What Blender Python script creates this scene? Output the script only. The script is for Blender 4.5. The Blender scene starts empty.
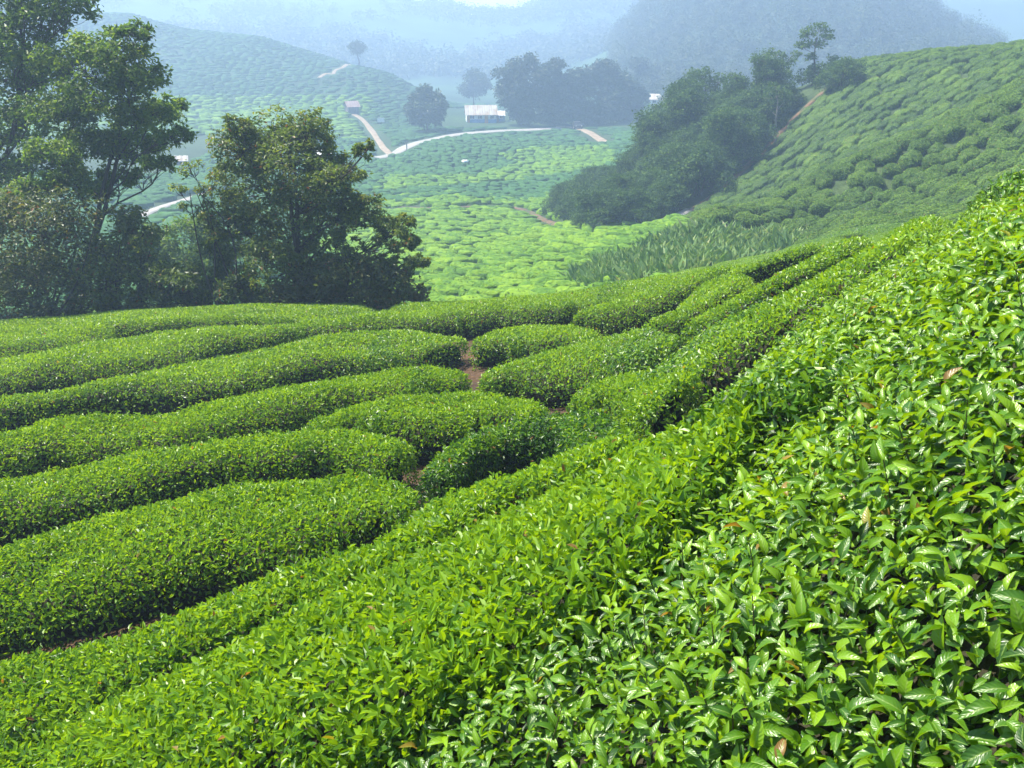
import bpy, math, random
import numpy as np
from math import radians, pi
rng = np.random.default_rng(11)
random.seed(5)
C = bpy.context.scene.collection
F, CX, CY, HOR = 900.0, 512.0, 384.0, 30.0
PITCH = math.atan((CY - HOR) / F)
cp, sp = math.cos(PITCH), math.sin(PITCH)
SUN_AZ, SUN_EL = radians(-62), radians(58)          # azimuth from +Y towards +X
HAZE = 0.0020

# ------------------------------------------------------------------ geometry of the view
def ray(px, py):
    a = (px - CX) / F; b = -(py - CY) / F
    return np.array([a, cp + b * sp, -sp + b * cp])
def at(px, py, Y):
    d = ray(px, py); return d * (Y / d[1])
def project(P):
    P = np.asarray(P, float)
    d = P[..., 1] * cp - P[..., 2] * sp
    u = P[..., 1] * sp + P[..., 2] * cp
    d = np.where(d < 0.05, 0.05, d)
    return CX + F * P[..., 0] / d, CY - F * u / d
def smooth(a, b, x):
    t = np.clip((x - a) / (b - a), 0, 1); return t * t * (3 - 2 * t)

# value noise -----------------------------------------------------------------------------
_tab = rng.random((64, 64, 64)).astype(np.float32)
def vnoise(P, scale=1.0, seed=0):
    Q = np.asarray(P, float) * scale + seed * 17.31
    i = np.floor(Q).astype(int); f = Q - i; f = f * f * (3 - 2 * f)
    out = 0
    for dx in (0, 1):
        for dy in (0, 1):
            for dz in (0, 1):
                w = (f[..., 0] if dx else 1 - f[..., 0]) * (f[..., 1] if dy else 1 - f[..., 1]) * (f[..., 2] if dz else 1 - f[..., 2])
                out = out + w * _tab[(i[..., 0] + dx) & 63, (i[..., 1] + dy) & 63, (i[..., 2] + dz) & 63]
    return out * 2 - 1
def fbm(P, scale=1.0, seed=0, octv=3):
    a, o = 1.0, 0
    for k in range(octv):
        o = o + a * vnoise(P, scale * 2 ** k, seed + k); a *= .5
    return o / 1.75

# ------------------------------------------------------------------ the lie of the land
BUSH_H = 0.62
near = {   # column: (row of the tea canopy, forward distance)
 -160: [(860,4.2),(700,5.6),(560,7.2),(480,9.2),(420,12),(380,14.5),(345,19),(326,23)],
 0:    [(900,3.6),(768,4.4),(660,5.4),(560,6.8),(480,8.8),(420,11.3),(380,13.8),(340,18),(317,22)],
 128:  [(900,2.9),(768,3.6),(660,4.7),(560,6.3),(480,8.3),(420,10.8),(380,13.2),(340,17),(308,22)],
 256:  [(900,2.4),(768,2.9),(660,3.9),(560,5.6),(480,7.8),(420,10.3),(380,12.7),(340,16.5),(303,22)],
 384:  [(900,2.0),(768,2.4),(660,3.1),(560,4.6),(480,7),(420,9.8),(380,12.3),(340,15.8),(300,21.5)],
 512:  [(900,1.7),(768,2.0),(660,2.5),(560,3.5),(480,5.6),(420,8.8),(380,11.5),(340,15),(296,21)],
 640:  [(900,1.45),(768,1.7),(660,2.1),(560,2.7),(480,3.8),(435,5.2),(380,9.4),(340,13),(276,20)],
 768:  [(900,1.3),(768,1.5),(660,1.8),(560,2.2),(480,2.7),(400,3.7),(350,4.9),(325,7),(295,10),(253,17)],
 896:  [(900,1.2),(768,1.35),(660,1.6),(560,1.9),(480,2.2),(400,2.7),(330,3.4),(268,4.8),(250,7.5),(231,13)],
 1024: [(900,1.1),(768,1.25),(660,1.4),(560,1.6),(480,1.8),(400,2.05),(330,2.4),(260,2.9),(192,3.9)],
 1200: [(900,1.0),(700,1.15),(560,1.3),(400,1.65),(260,2.2),(140,3.3)],
}
far = {    # column: (forward distance, row of the bare ground)
 -160: [(31,350),(60,285),(100,215),(200,125),(260,80),(330,-2),(420,20),(720,-25),(835,10)],
 0:    [(30,348),(60,280),(100,213),(200,126),(260,85),(330,0),(420,25),(720,-22),(835,10)],
 128:  [(30,340),(60,278),(100,215),(200,128),(260,85),(330,11),(420,38),(720,-18),(835,12)],
 256:  [(30,335),(60,272),(100,218),(190,130),(245,98),(310,37),(420,58),(720,-12),(835,15)],
 384:  [(30,332),(45,300),(60,268),(100,212),(160,160),(215,122),(290,71),(400,82),(720,-4),(835,18)],
 448:  [(31,330),(55,275),(100,205),(160,152),(215,122),(260,108),(320,104),(420,80),(720,8),(835,22)],
 512:  [(31,325),(42,298),(55,270),(80,232),(110,200),(150,163),(190,136),(240,116),(320,108),(450,75),(720,20),(835,28)],
 580:  [(30,318),(45,285),(58,252),(75,226),(100,195),(150,160),(190,135),(230,122),(320,105),(450,62),(720,-8),(835,28)],
 640:  [(28,310),(45,268),(58,243),(68,225),(76,206),(88,172),(98,146),(118,158),(150,150),(190,130),(230,118),(400,20),(490,40),(720,-12),(835,25)],
 700:  [(27,300),(45,258),(58,236),(66,217),(76,180),(88,140),(97,116),(118,128),(160,135),(230,112),(400,-25),(400,10),(720,-15),(835,25)],
 768:  [(26,290),(45,262),(55,238),(64,204),(77,155),(92,100),(112,112),(150,122),(230,108),(400,-62),(490,-10),(720,-18),(835,20)],
 850:  [(24,280),(42,240),(50,222),(60,180),(74,122),(88,70),(110,90),(160,110),(230,100),(400,-40),(490,0),(720,-18),(835,20)],
 930:  [(22,272),(40,228),(48,205),(58,160),(70,108),(82,60),(105,80),(160,90),(230,92),(400,22),(490,35),(720,-16),(835,20)],
 1024: [(8,235),(20,255),(36,215),(45,170),(54,130),(64,90),(76,51),(100,70),(160,80),(400,62),(490,40),(720,-10),(835,20)],
 1200: [(7,215),(18,240),(33,185),(42,135),(52,95),(66,45),(100,62),(400,60),(720,-10),(835,20)],
}
pts = []
for px, l in near.items():
    for py, Y in l:
        p = at(px, py, Y); p[2] -= BUSH_H; pts.append(p)
for px, l in far.items():
    for Y, py in l: pts.append(at(px, py, Y))
pts = np.array(pts)
KA = 3.0
def polar(x, y):
    return np.arctan2(x, y), np.log(np.maximum(np.hypot(x, y), 0.3))
pa, pl = polar(pts[:, 0], pts[:, 1])
pv = pts[:, 2] / np.hypot(pts[:, 0], pts[:, 1])
def _k(d2): return np.where(d2 > 1e-12, 0.5 * d2 * np.log(np.maximum(d2, 1e-12)), 0)
n_ = len(pa)
A_ = np.zeros((n_ + 3, n_ + 3))
A_[:n_, :n_] = _k(((pa[:, None] - pa) * KA) ** 2 + (pl[:, None] - pl) ** 2) + np.eye(n_) * 2e-4
A_[:n_, n_] = 1; A_[:n_, n_ + 1] = pa * KA; A_[:n_, n_ + 2] = pl
A_[n_:, :n_] = A_[:n_, n_:].T
w_ = np.linalg.solve(A_, np.concatenate([pv, np.zeros(3)]))
GA, GL = np.linspace(-0.72, 0.72, 361), np.linspace(math.log(0.7), math.log(900), 700)
_ga, _gl = np.meshgrid(GA, GL, indexing='ij')
G = np.zeros_like(_ga)
for i in range(len(GA)):
    d2 = ((_ga[i][:, None] - pa) * KA) ** 2 + (_gl[i][:, None] - pl) ** 2
    G[i] = _k(d2) @ w_[:n_] + w_[n_] + w_[n_ + 1] * _ga[i] * KA + w_[n_ + 2] * _gl[i]
def slope_at(a, l):
    ac = np.clip(a, GA[0], GA[-1])
    def look(aa):
        u = (aa - GA[0]) / (GA[1] - GA[0]); v = (np.clip(l, GL[0], GL[-1]) - GL[0]) / (GL[1] - GL[0])
        i = np.clip(u.astype(int), 0, len(GA) - 2); j = np.clip(v.astype(int), 0, len(GL) - 2)
        fu, fv = u - i, v - j
        return G[i, j] * (1 - fu) * (1 - fv) + G[i + 1, j] * fu * (1 - fv) + G[i, j + 1] * (1 - fu) * fv + G[i + 1, j + 1] * fu * fv
    s = look(ac)
    back = np.abs(a) > GA[-1]
    if np.any(back):
        t = np.where(a >= 0, (a - GA[-1]), (a + 2 * pi - GA[-1])) / (2 * pi - 2 * GA[-1])
        t = np.clip(t, 0, 1); t = t * t * (3 - 2 * t)
        sr, sl = look(np.full_like(a, GA[-1])), look(np.full_like(a, GA[0]))
        s = np.where(back, sr * (1 - t) + sl * t, s)
    return s
SPUR = np.array([at(730, 232, 52)[:2], at(800, 196, 55)[:2], at(880, 155, 56)[:2], at(1024, 96, 57)[:2], at(1250, 20, 58)[:2]])
def dist_poly(x, y, P):
    best = np.full(np.shape(x), 1e9)
    for k in range(len(P) - 1):
        a, b = P[k], P[k + 1]; d = b - a
        t = np.clip(((x - a[0]) * d[0] + (y - a[1]) * d[1]) / (d @ d), 0, 1)
        best = np.minimum(best, np.hypot(x - a[0] - t * d[0], y - a[1] - t * d[1]))
    return best
def ground(x, y):
    x = np.asarray(x, float); y = np.asarray(y, float); sh = x.shape
    x = np.atleast_1d(x).ravel(); y = np.atleast_1d(y).ravel()
    r = np.maximum(np.hypot(x, y), 0.3); a, l = polar(x, y)
    z = slope_at(a, l) * np.maximum(r, 0.7)
    z = z + 2.0 * np.exp(-(dist_poly(x, y, SPUR) / 3.6) ** 2)
    amp = 2.2 * smooth(140, 330, r)
    P = np.stack([x, y, np.zeros_like(x)], -1)
    z = z + 7 * smooth(430, 600, r) * fbm(np.stack([x + .5 * y, y * .4, x * 0], -1), 1 / 95., 21, 3)
    z = z + amp * (fbm(P, 1 / 60., 3, 3)) + 0.35 * smooth(45, 90, r) * fbm(P, 1 / 14., 8, 2)
    return z.reshape(sh) if sh else float(z[0])
def hit(px, py, lift=0.0, rmin=0.8, rmax=850):
    """where the sight line through a pixel meets the land raised by lift"""
    d = ray(px, py); h = math.hypot(d[0], d[1])
    rs = np.exp(np.linspace(math.log(rmin), math.log(rmax), 1600))
    x, y, z = d[0] / h * rs, d[1] / h * rs, d[2] / h * rs
    below = z < ground(x, y) + lift
    k = int(np.argmax(below)) if below.any() else len(rs) - 1
    return np.array([x[k], y[k], z[k]])

# ------------------------------------------------------------------ mesh helpers
def link(o, parent=None):
    C.objects.link(o)
    if parent is not None: o.parent = parent
    return o
def mesh_obj(name, V, faces, mats, parent=None, tint=None, smooth_=False, mi=None, extra=None):
    """faces: list of int arrays (n,k) or one such array"""
    if not isinstance(faces, (list, tuple)): faces = [faces]
    faces = [np.asarray(f, np.int32) for f in faces if len(f)]
    me = bpy.data.meshes.new(name)
    V = np.ascontiguousarray(V, np.float32)
    loops = np.concatenate([f.ravel() for f in faces]); sizes = np.concatenate([np.full(len(f), f.shape[1], np.int32) for f in faces])
    starts = np.concatenate([[0], np.cumsum(sizes)[:-1]]).astype(np.int32)
    me.vertices.add(len(V)); me.vertices.foreach_set('co', V.ravel())
    me.loops.add(len(loops)); me.loops.foreach_set('vertex_index', loops.astype(np.int32))
    me.polygons.add(len(sizes)); me.polygons.foreach_set('loop_start', starts)
    me.polygons.foreach_set('loop_total', sizes)
    if mi is not None: me.polygons.foreach_set('material_index', np.asarray(mi, np.int32))
    me.polygons.foreach_set('use_smooth', np.full(len(sizes), bool(smooth_)))
    if tint is not None:
        at_ = me.attributes.new('tint', 'FLOAT', 'POINT'); at_.data.foreach_set('value', np.ascontiguousarray(tint, np.float32))
    for nm, arr in (extra or {}).items():
        at_ = me.attributes.new(nm, 'FLOAT_COLOR', 'POINT'); at_.data.foreach_set('color', np.ascontiguousarray(arr, np.float32).ravel())
    me.update(calc_edges=True)
    for m in (mats if isinstance(mats, (list, tuple)) else [mats]): me.materials.append(m)
    return link(bpy.data.objects.new(name, me), parent)
def tag(o, label=None, cat=None, group=None, kind=None):
    if label: o['label'] = label
    if cat: o['category'] = cat
    if group: o['group'] = group
    if kind: o['kind'] = kind
    return o
def empty(name, loc=(0, 0, 0), rz=0):
    o = bpy.data.objects.new(name, None); o.location = loc; o.rotation_euler = (0, 0, rz); o.empty_display_size = .2
    return link(o)
def copy_tree(o, loc, rz, sc, label=None, group=None):
    c = o.copy(); C.objects.link(c); c.location = loc; c.rotation_euler = (0, 0, rz)
    c.scale = sc if hasattr(sc, '__len__') else (sc, sc, sc)
    if label: c['label'] = label
    if group: c['group'] = group
    for ch in list(o.children):
        d = ch.copy(); C.objects.link(d); d.parent = c
    return c
def norm(v): return v / np.maximum(np.linalg.norm(v, axis=-1, keepdims=True), 1e-9)

# leaf templates: (verts in (across, along, up)), faces
def _fine():
    t = np.array([0, .18, .42, .68, .88, 1.0]); w = np.array([.07, .36, .5, .4, .19, .0]); V = []; Q = []
    for i in range(6):
        dz = -.28 * t[i] ** 2.2 + .05 * math.sin(t[i] * 5)
        for s in (-1, 0, 1): V.append((s * w[i], t[i], dz + .16 * abs(s) * w[i] * 2))
    for i in range(5):
        for c in (0, 1): Q.append((i * 3 + c, i * 3 + c + 1, i * 3 + 4 + c, i * 3 + 3 + c))
    return np.array(V), np.array(Q)
LUV = np.array([(s_, t_) for t_ in (0, .18, .42, .68, .88, 1.0) for s_ in (-1., 0., 1.)])
def _mid():
    V = [(0, 0, 0), (.42, .3, .10), (.36, .68, .04), (0, 1, -.2), (-.36, .68, .04), (-.42, .3, .10)]
    return np.array(V, float), np.array([(0, 1, 2, 3), (0, 3, 4, 5)])
def _coarse():
    V = [(0, 0, 0), (.5, .5, .08), (0, 1, -.1), (-.5, .5, .08)]
    return np.array(V, float), np.array([(0, 1, 2), (0, 2, 3)])
LEAF = {'fine': _fine(), 'mid': _mid(), 'coarse': _coarse()}
def leaves(P, N, L, Wd, elev, kind, tint, roll=.5, droop=1.0):
    """arrays of base points, normals, lengths, widths, rise over the tangent plane"""
    n = len(P); T, Q = LEAF[kind]
    R = rng.normal(size=(n, 3)); a = norm(R - N * (R * N).sum(-1, keepdims=True))
    ax = norm(a * np.cos(elev)[:, None] + N * np.sin(elev)[:, None])
    up = norm(-a * np.sin(elev)[:, None] + N * np.cos(elev)[:, None])
    sd = np.cross(ax, up); ro = rng.normal(size=n) * roll
    s2 = sd * np.cos(ro)[:, None] + up * np.sin(ro)[:, None]; up = np.cross(s2, ax)
    V = P[:, None] + s2[:, None] * (T[None, :, 0:1] * Wd[:, None, None]) + ax[:, None] * (T[None, :, 1:2] * L[:, None, None]) \
        + up[:, None] * (T[None, :, 2:3] * L[:, None, None] * droop)
    Fc = (Q[None] + (np.arange(n) * len(T))[:, None, None]).reshape(-1, Q.shape[1])
    return V.reshape(-1, 3), Fc, np.repeat(tint, len(T))
def vein(nv):
    q = np.tile(LUV, (nv // len(LUV), 1)); return {'blade': np.concatenate([q, np.zeros((nv, 1)), np.ones((nv, 1))], 1)}
def merge(parts):
    Vs, Fs, Ts, o = [], {}, [], 0
    for V, f, t in parts:
        Vs.append(V); Ts.append(t)
        for q in (f if isinstance(f, list) else [f]): Fs.setdefault(q.shape[1], []).append(q + o)
        o += len(V)
    return np.concatenate(Vs), [np.concatenate(v) for v in Fs.values()], np.concatenate(Ts)
def grid_faces(nu, nv, wrap=False):
    i, j = np.meshgrid(np.arange(nu - 1), np.arange(nv if wrap else nv - 1), indexing='ij')
    j2 = (j + 1) % nv
    return np.stack([i * nv + j, i * nv + j2, (i + 1) * nv + j2, (i + 1) * nv + j], -1).reshape(-1, 4)
def scatter(S, n, flip=1, cellw=None):
    """n random points on a grid surface S (nu,nv,3) with normals"""
    a, b, c, d = S[:-1, :-1], S[1:, :-1], S[1:, 1:], S[:-1, 1:]
    nr = np.cross(c - a, d - b) * flip; ar = np.linalg.norm(nr, axis=-1) / 2
    nr = nr / np.maximum(np.linalg.norm(nr, axis=-1, keepdims=True), 1e-9)
    w = (ar if cellw is None else ar * cellw).ravel(); k = rng.choice(len(w), n, p=w / w.sum())
    u, v = rng.random((2, n, 1))
    f = lambda q: q.reshape(-1, 3)[k]
    P = f(a) * (1 - u) * (1 - v) + f(b) * u * (1 - v) + f(c) * u * v + f(d) * (1 - u) * v
    return P, f(nr), k
def tube(pts_, rad, n=7):
    pts_ = np.asarray(pts_, float); m = len(pts_); t = norm(np.gradient(pts_, axis=0))
    ref = np.where(np.abs(t[:, 2:3]) > .9, np.array([[1., 0, 0]]), np.array([[0, 0, 1.]]))
    u = norm(np.cross(t, ref)); v = np.cross(t, u); th = np.linspace(0, 2 * pi, n, endpoint=False)
    V = pts_[:, None] + np.asarray(rad)[:, None, None] * (u[:, None] * np.cos(th)[None, :, None] + v[:, None] * np.sin(th)[None, :, None])
    return V.reshape(-1, 3), grid_faces(m, n, True), np.full(m * n, .5)

# ------------------------------------------------------------------ materials
def new_mat(name):
    m = bpy.data.materials.new(name); m.use_nodes = True
    nt = m.node_tree; nt.nodes.clear(); return m, nt
def N_(nt, t, **kw):
    n = nt.nodes.new(t)
    for k, v in kw.items(): setattr(n, k, v)
    return n
def ramp(nt, src, stops):
    r = N_(nt, 'ShaderNodeValToRGB'); e = r.color_ramp.elements
    while len(e) > 1: e.remove(e[-1])
    e[0].position, e[0].color = stops[0][0], (*stops[0][1], 1)
    for p, c in stops[1:]:
        q = e.new(p); q.color = (*c, 1)
    nt.links.new(src, r.inputs[0]); return r.outputs[0]
def leaf_mat(name, stops, rough=.35, trans=.35, tcol=(1.35, 1.25, .5), spec=.5, nscale=1.5, namt=.25, bump=0, veins=False):
    """colour by each leaf's own tint, drifting over the plant with a slow noise"""
    m, nt = new_mat(name); L = nt.links.new
    at_ = N_(nt, 'ShaderNodeAttribute', attribute_name='tint'); geo = N_(nt, 'ShaderNodeNewGeometry')
    no = N_(nt, 'ShaderNodeTexNoise'); no.inputs['Scale'].default_value = nscale; no.inputs['Detail'].default_value = 3
    L(geo.outputs['Position'], no.inputs['Vector'])
    ad = N_(nt, 'ShaderNodeMath', operation='MULTIPLY_ADD'); ad.inputs[1].default_value = namt * 2; ad.inputs[2].default_value = -namt
    L(no.outputs['Fac'], ad.inputs[0])
    less = N_(nt, 'ShaderNodeMath', operation='LESS_THAN'); less.inputs[1].default_value = .955; L(at_.outputs['Fac'], less.inputs[0])
    mu = N_(nt, 'ShaderNodeMath', operation='MULTIPLY'); L(ad.outputs[0], mu.inputs[0]); L(less.outputs[0], mu.inputs[1])
    su = N_(nt, 'ShaderNodeMath', operation='ADD'); L(at_.outputs['Fac'], su.inputs[0]); L(mu.outputs[0], su.inputs[1])
    cap = N_(nt, 'ShaderNodeMath', operation='MULTIPLY_ADD'); L(less.outputs[0], cap.inputs[0]); cap.inputs[1].default_value = -.06; cap.inputs[2].default_value = 1
    mn = N_(nt, 'ShaderNodeMath', operation='MINIMUM'); L(su.outputs[0], mn.inputs[0]); L(cap.outputs[0], mn.inputs[1])
    col = ramp(nt, mn.outputs[0], stops)
    b = N_(nt, 'ShaderNodeBsdfPrincipled'); L(col, b.inputs['Base Color']); b.inputs['Roughness'].default_value = rough
    b.inputs['Specular IOR Level'].default_value = spec
    if bump:
        n2 = N_(nt, 'ShaderNodeTexNoise'); n2.inputs['Scale'].default_value = bump; n2.inputs['Detail'].default_value = 4
        L(geo.outputs['Position'], n2.inputs['Vector']); bp = N_(nt, 'ShaderNodeBump'); bp.inputs['Strength'].default_value = .9; bp.inputs['Distance'].default_value = .15
        L(n2.outputs['Fac'], bp.inputs['Height']); L(bp.outputs[0], b.inputs['Normal'])
    if veins:   # pale midrib and slanting side veins
        bl = N_(nt, 'ShaderNodeAttribute', attribute_name='blade'); se = N_(nt, 'ShaderNodeSeparateXYZ'); L(bl.outputs['Vector'], se.inputs[0])
        ab = N_(nt, 'ShaderNodeMath', operation='ABSOLUTE'); L(se.outputs[0], ab.inputs[0])
        rib = N_(nt, 'ShaderNodeMapRange'); rib.inputs['From Min'].default_value = .05; rib.inputs['From Max'].default_value = .16
        rib.inputs['To Min'].default_value = 1; rib.inputs['To Max'].default_value = 0; L(ab.outputs[0], rib.inputs['Value'])
        pale = N_(nt, 'ShaderNodeMix', data_type='RGBA'); L(rib.outputs[0], pale.inputs[0]); L(col, pale.inputs[6]); pale.inputs[7].default_value = (.22, .34, .07, 1)
        half_ = N_(nt, 'ShaderNodeMix', data_type='RGBA'); half_.inputs[0].default_value = .6; L(col, half_.inputs[6]); L(pale.outputs[2], half_.inputs[7]); col = half_.outputs[2]
        L(col, b.inputs['Base Color'])
        m1 = N_(nt, 'ShaderNodeMath', operation='MULTIPLY_ADD'); L(ab.outputs[0], m1.inputs[0]); m1.inputs[1].default_value = -.28; L(se.outputs[1], m1.inputs[2])
        m2 = N_(nt, 'ShaderNodeMath', operation='MULTIPLY'); L(m1.outputs[0], m2.inputs[0]); m2.inputs[1].default_value = 46
        sn = N_(nt, 'ShaderNodeMath', operation='SINE'); L(m2.outputs[0], sn.inputs[0])
        sb = N_(nt, 'ShaderNodeMath', operation='SUBTRACT'); L(sn.outputs[0], sb.inputs[0]); L(rib.outputs[0], sb.inputs[1])
        bp = N_(nt, 'ShaderNodeBump'); bp.inputs['Strength'].default_value = .2; bp.inputs['Distance'].default_value = .0022
        L(sb.outputs[0], bp.inputs['Height']); L(bp.outputs[0], b.inputs['Normal'])
    t = N_(nt, 'ShaderNodeBsdfTranslucent')
    mc = N_(nt, 'ShaderNodeMix', data_type='RGBA', blend_type='MULTIPLY'); mc.inputs[0].default_value = 1
    L(col, mc.inputs[6]); mc.inputs[7].default_value = (*tcol, 1); L(mc.outputs[2], t.inputs['Color'])
    mx = N_(nt, 'ShaderNodeMixShader'); mx.inputs[0].default_value = trans
    L(b.outputs[0], mx.inputs[1]); L(t.outputs[0], mx.inputs[2])
    o = N_(nt, 'ShaderNodeOutputMaterial'); L(mx.outputs[0], o.inputs[0]); return m
def noise_mat(name, stops, scale=3, detail=6, rough=.9, bump=0.0, bscale=None, spec=.3, stretch=None):
    m, nt = new_mat(name); L = nt.links.new
    tc = N_(nt, 'ShaderNodeTexCoord'); src = tc.outputs['Object']
    if stretch:
        mp = N_(nt, 'ShaderNodeMapping'); mp.inputs['Scale'].default_value = stretch; L(src, mp.inputs[0]); src = mp.outputs[0]
    no = N_(nt, 'ShaderNodeTexNoise'); no.inputs['Scale'].default_value = scale; no.inputs['Detail'].default_value = detail
    L(src, no.inputs['Vector'])
    b = N_(nt, 'ShaderNodeBsdfPrincipled'); L(ramp(nt, no.outputs['Fac'], stops), b.inputs['Base Color'])
    b.inputs['Roughness'].default_value = rough; b.inputs['Specular IOR Level'].default_value = spec
    if bump:
        n2 = N_(nt, 'ShaderNodeTexNoise'); n2.inputs['Scale'].default_value = bscale or scale * 3; n2.inputs['Detail'].default_value = 5
        L(src, n2.inputs['Vector']); bp = N_(nt, 'ShaderNodeBump'); bp.inputs['Strength'].default_value = bump; bp.inputs['Distance'].default_value = .05
        L(n2.outputs['Fac'], bp.inputs['Height']); L(bp.outputs[0], b.inputs['Normal'])
    o = N_(nt, 'ShaderNodeOutputMaterial'); L(b.outputs[0], o.inputs[0]); return m
BROWN = (.19, .10, .035)
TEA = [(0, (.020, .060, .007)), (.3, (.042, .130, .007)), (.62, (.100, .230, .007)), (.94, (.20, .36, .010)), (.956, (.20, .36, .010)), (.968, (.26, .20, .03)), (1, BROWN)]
M = {}
M['tea'] = leaf_mat('tea_leaf', TEA, rough=.41, trans=.45, tcol=(1.6, 1.3, .35))
M['tea_big'] = leaf_mat('tea_leaf_glossy', TEA, rough=.34, trans=.42, tcol=(1.6, 1.3, .35), nscale=2.5, namt=.2, veins=True)
M['tea_hill'] = leaf_mat('tea_leaf_hillside', [(0, (.034, .080, .012)), (.5, (.095, .190, .018)), (.94, (.19, .30, .022)), (.97, (.16, .14, .03)), (1, BROWN)], rough=.6, spec=.25, trans=.3, nscale=.4, namt=.45)
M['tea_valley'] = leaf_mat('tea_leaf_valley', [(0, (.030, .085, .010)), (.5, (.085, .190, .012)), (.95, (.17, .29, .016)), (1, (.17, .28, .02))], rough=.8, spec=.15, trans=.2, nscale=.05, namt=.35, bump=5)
M['tea_dark'] = leaf_mat('tea_leaf_dark', [(0, (.020, .07, .018)), (.5, (.035, .11, .025)), (.95, (.055, .15, .03)), (1, (.06, .15, .03))], rough=.8, spec=.15, trans=.15, nscale=.05, namt=.3, bump=4)  # deeper, less yellow green for the farther tea fields
M['twig'] = noise_mat('tea_twig', [(.3, (.014, .015, .008)), (.6, (.026, .024, .012)), (.8, (.045, .036, .02))], 14, 4, .95, .4)
M['mound'] = noise_mat('tea_mound', [(.3, (.018, .045, .012)), (.7, (.035, .085, .016))], 9, 5, .8, .5)
M['tree'] = leaf_mat('tree_leaf', [(0, (.030, .070, .013)), (.5, (.070, .145, .020)), (.9, (.16, .25, .025)), (1, (.18, .25, .03))], rough=.5, trans=.55, nscale=.7, namt=.25)
M['tree_mid'] = leaf_mat('tree_leaf_olive', [(0, (.034, .068, .014)), (.5, (.090, .150, .022)), (.85, (.18, .235, .03)), (.95, (.18, .20, .028)), (1, (.22, .10, .03))], rough=.48, trans=.52, nscale=.8, namt=.3)
M['rust'] = leaf_mat('shrub_leaf_rust', [(0, (.034, .062, .014)), (.5, (.080, .115, .020)), (.8, (.13, .135, .026)), (.94, (.15, .12, .03)), (1, (.19, .09, .03))], rough=.5, trans=.42, nscale=.8, namt=.4)
M['jungle'] = leaf_mat('thicket_leaf', [(0, (.020, .055, .013)), (.5, (.048, .110, .020)), (1, (.12, .20, .03))], rough=.7, spec=.25, trans=.28, nscale=.15, namt=.3)
M['forest'] = leaf_mat('forest_leaf', [(0, (.010, .026, .010)), (.5, (.020, .048, .014)), (1, (.045, .085, .02))], rough=.6, trans=.2, nscale=.1, namt=.2)
M['reed'] = leaf_mat('reed_leaf', [(0, (.08, .18, .05)), (.5, (.20, .34, .10)), (.9, (.40, .50, .22)), (1, (.50, .48, .28))], rough=.5, trans=.35, nscale=.3, namt=.3)
M['bark'] = noise_mat('bark', [(.3, (.030, .024, .018)), (.7, (.085, .072, .056))], 6, 6, .95, .7, 20, stretch=(3, 3, .6))
M['pale_bark'] = noise_mat('pale_bark', [(.3, (.16, .14, .11)), (.7, (.33, .30, .25))], 6, 6, .9, .5, 20, stretch=(3, 3, .6))
M['stem'] = noise_mat('tea_stem', [(.3, (.055, .085, .02)), (.7, (.10, .06, .03))], 20, 3, .7)
M['road'] = noise_mat('pale_road', [(.3, (.20, .19, .18)), (.7, (.30, .28, .27))], .6, 8, .85, .3, 8)
M['dirt'] = noise_mat('dirt_track', [(.3, (.17, .12, .08)), (.7, (.28, .22, .16))], .7, 8, .95, .4, 6)
M['clay'] = noise_mat('red_clay', [(.35, (.085, .050, .028)), (.5, (.13, .078, .045)), (.62, (.035, .06, .018))], .9, 8, .95, .4, 8)
M['white'] = noise_mat('whitewash', [(.35, (.62, .62, .60)), (.65, (.80, .80, .78))], 1.5, 6, .8)
M['blue'] = noise_mat('blue_paint', [(.35, (.12, .27, .50)), (.65, (.20, .36, .60))], 1.5, 6, .7)
M['orange'] = noise_mat('orange_paint', [(.35, (.50, .20, .06)), (.65, (.62, .28, .10))], 2, 4, .7)
M['tin'] = noise_mat('weathered_tin', [(.3, (.26, .15, .10)), (.5, (.36, .32, .28)), (.7, (.46, .45, .43))], .8, 8, .6, .2, stretch=(1, .4, 1))
M['pinktin'] = noise_mat('faded_red_tin', [(.3, (.22, .13, .11)), (.7, (.34, .26, .24))], .8, 8, .6)
M['plank'] = noise_mat('grey_plank', [(.3, (.09, .08, .07)), (.7, (.19, .17, .15))], 2, 6, .9, .3, stretch=(4, 4, .5))
M['dark'] = noise_mat('dark_opening', [(.3, (.012, .012, .014)), (.7, (.03, .03, .032))], 2, 3, .5)
M['carpaint'] = noise_mat('dark_car_paint', [(.3, (.025, .025, .035)), (.7, (.045, .045, .055))], 1, 2, .3, spec=.5)
M['rubber'] = noise_mat('rubber', [(.3, (.015, .015, .015)), (.7, (.03, .03, .03))], 8, 3, .8)

# ------------------------------------------------------------------ world, sun, camera
sc = bpy.context.scene
W = bpy.data.worlds.new('World'); sc.world = W; W.use_nodes = True; nt = W.node_tree; nt.nodes.clear()
sky = N_(nt, 'ShaderNodeTexSky', sky_type='NISHITA'); sky.sun_disc = False
sky.sun_elevation = SUN_EL; sky.sun_rotation = SUN_AZ; sky.altitude = 1400; sky.air_density = 1.0; sky.dust_density = 1.5
bg = N_(nt, 'ShaderNodeBackground'); bg.inputs[1].default_value = .085
ow = N_(nt, 'ShaderNodeOutputWorld'); nt.links.new(sky.outputs[0], bg.inputs[0]); nt.links.new(bg.outputs[0], ow.inputs[0])
sl = bpy.data.lights.new('sun', 'SUN'); sl.energy = 5.0; sl.angle = radians(.53); sl.color = (1.0, .94, .79)
so = link(bpy.data.objects.new('sun', sl))
import mathutils
dirs = mathutils.Vector((math.sin(SUN_AZ) * math.cos(SUN_EL), math.cos(SUN_AZ) * math.cos(SUN_EL), math.sin(SUN_EL)))
so.rotation_euler = dirs.to_track_quat('Z', 'Y').to_euler()
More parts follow.
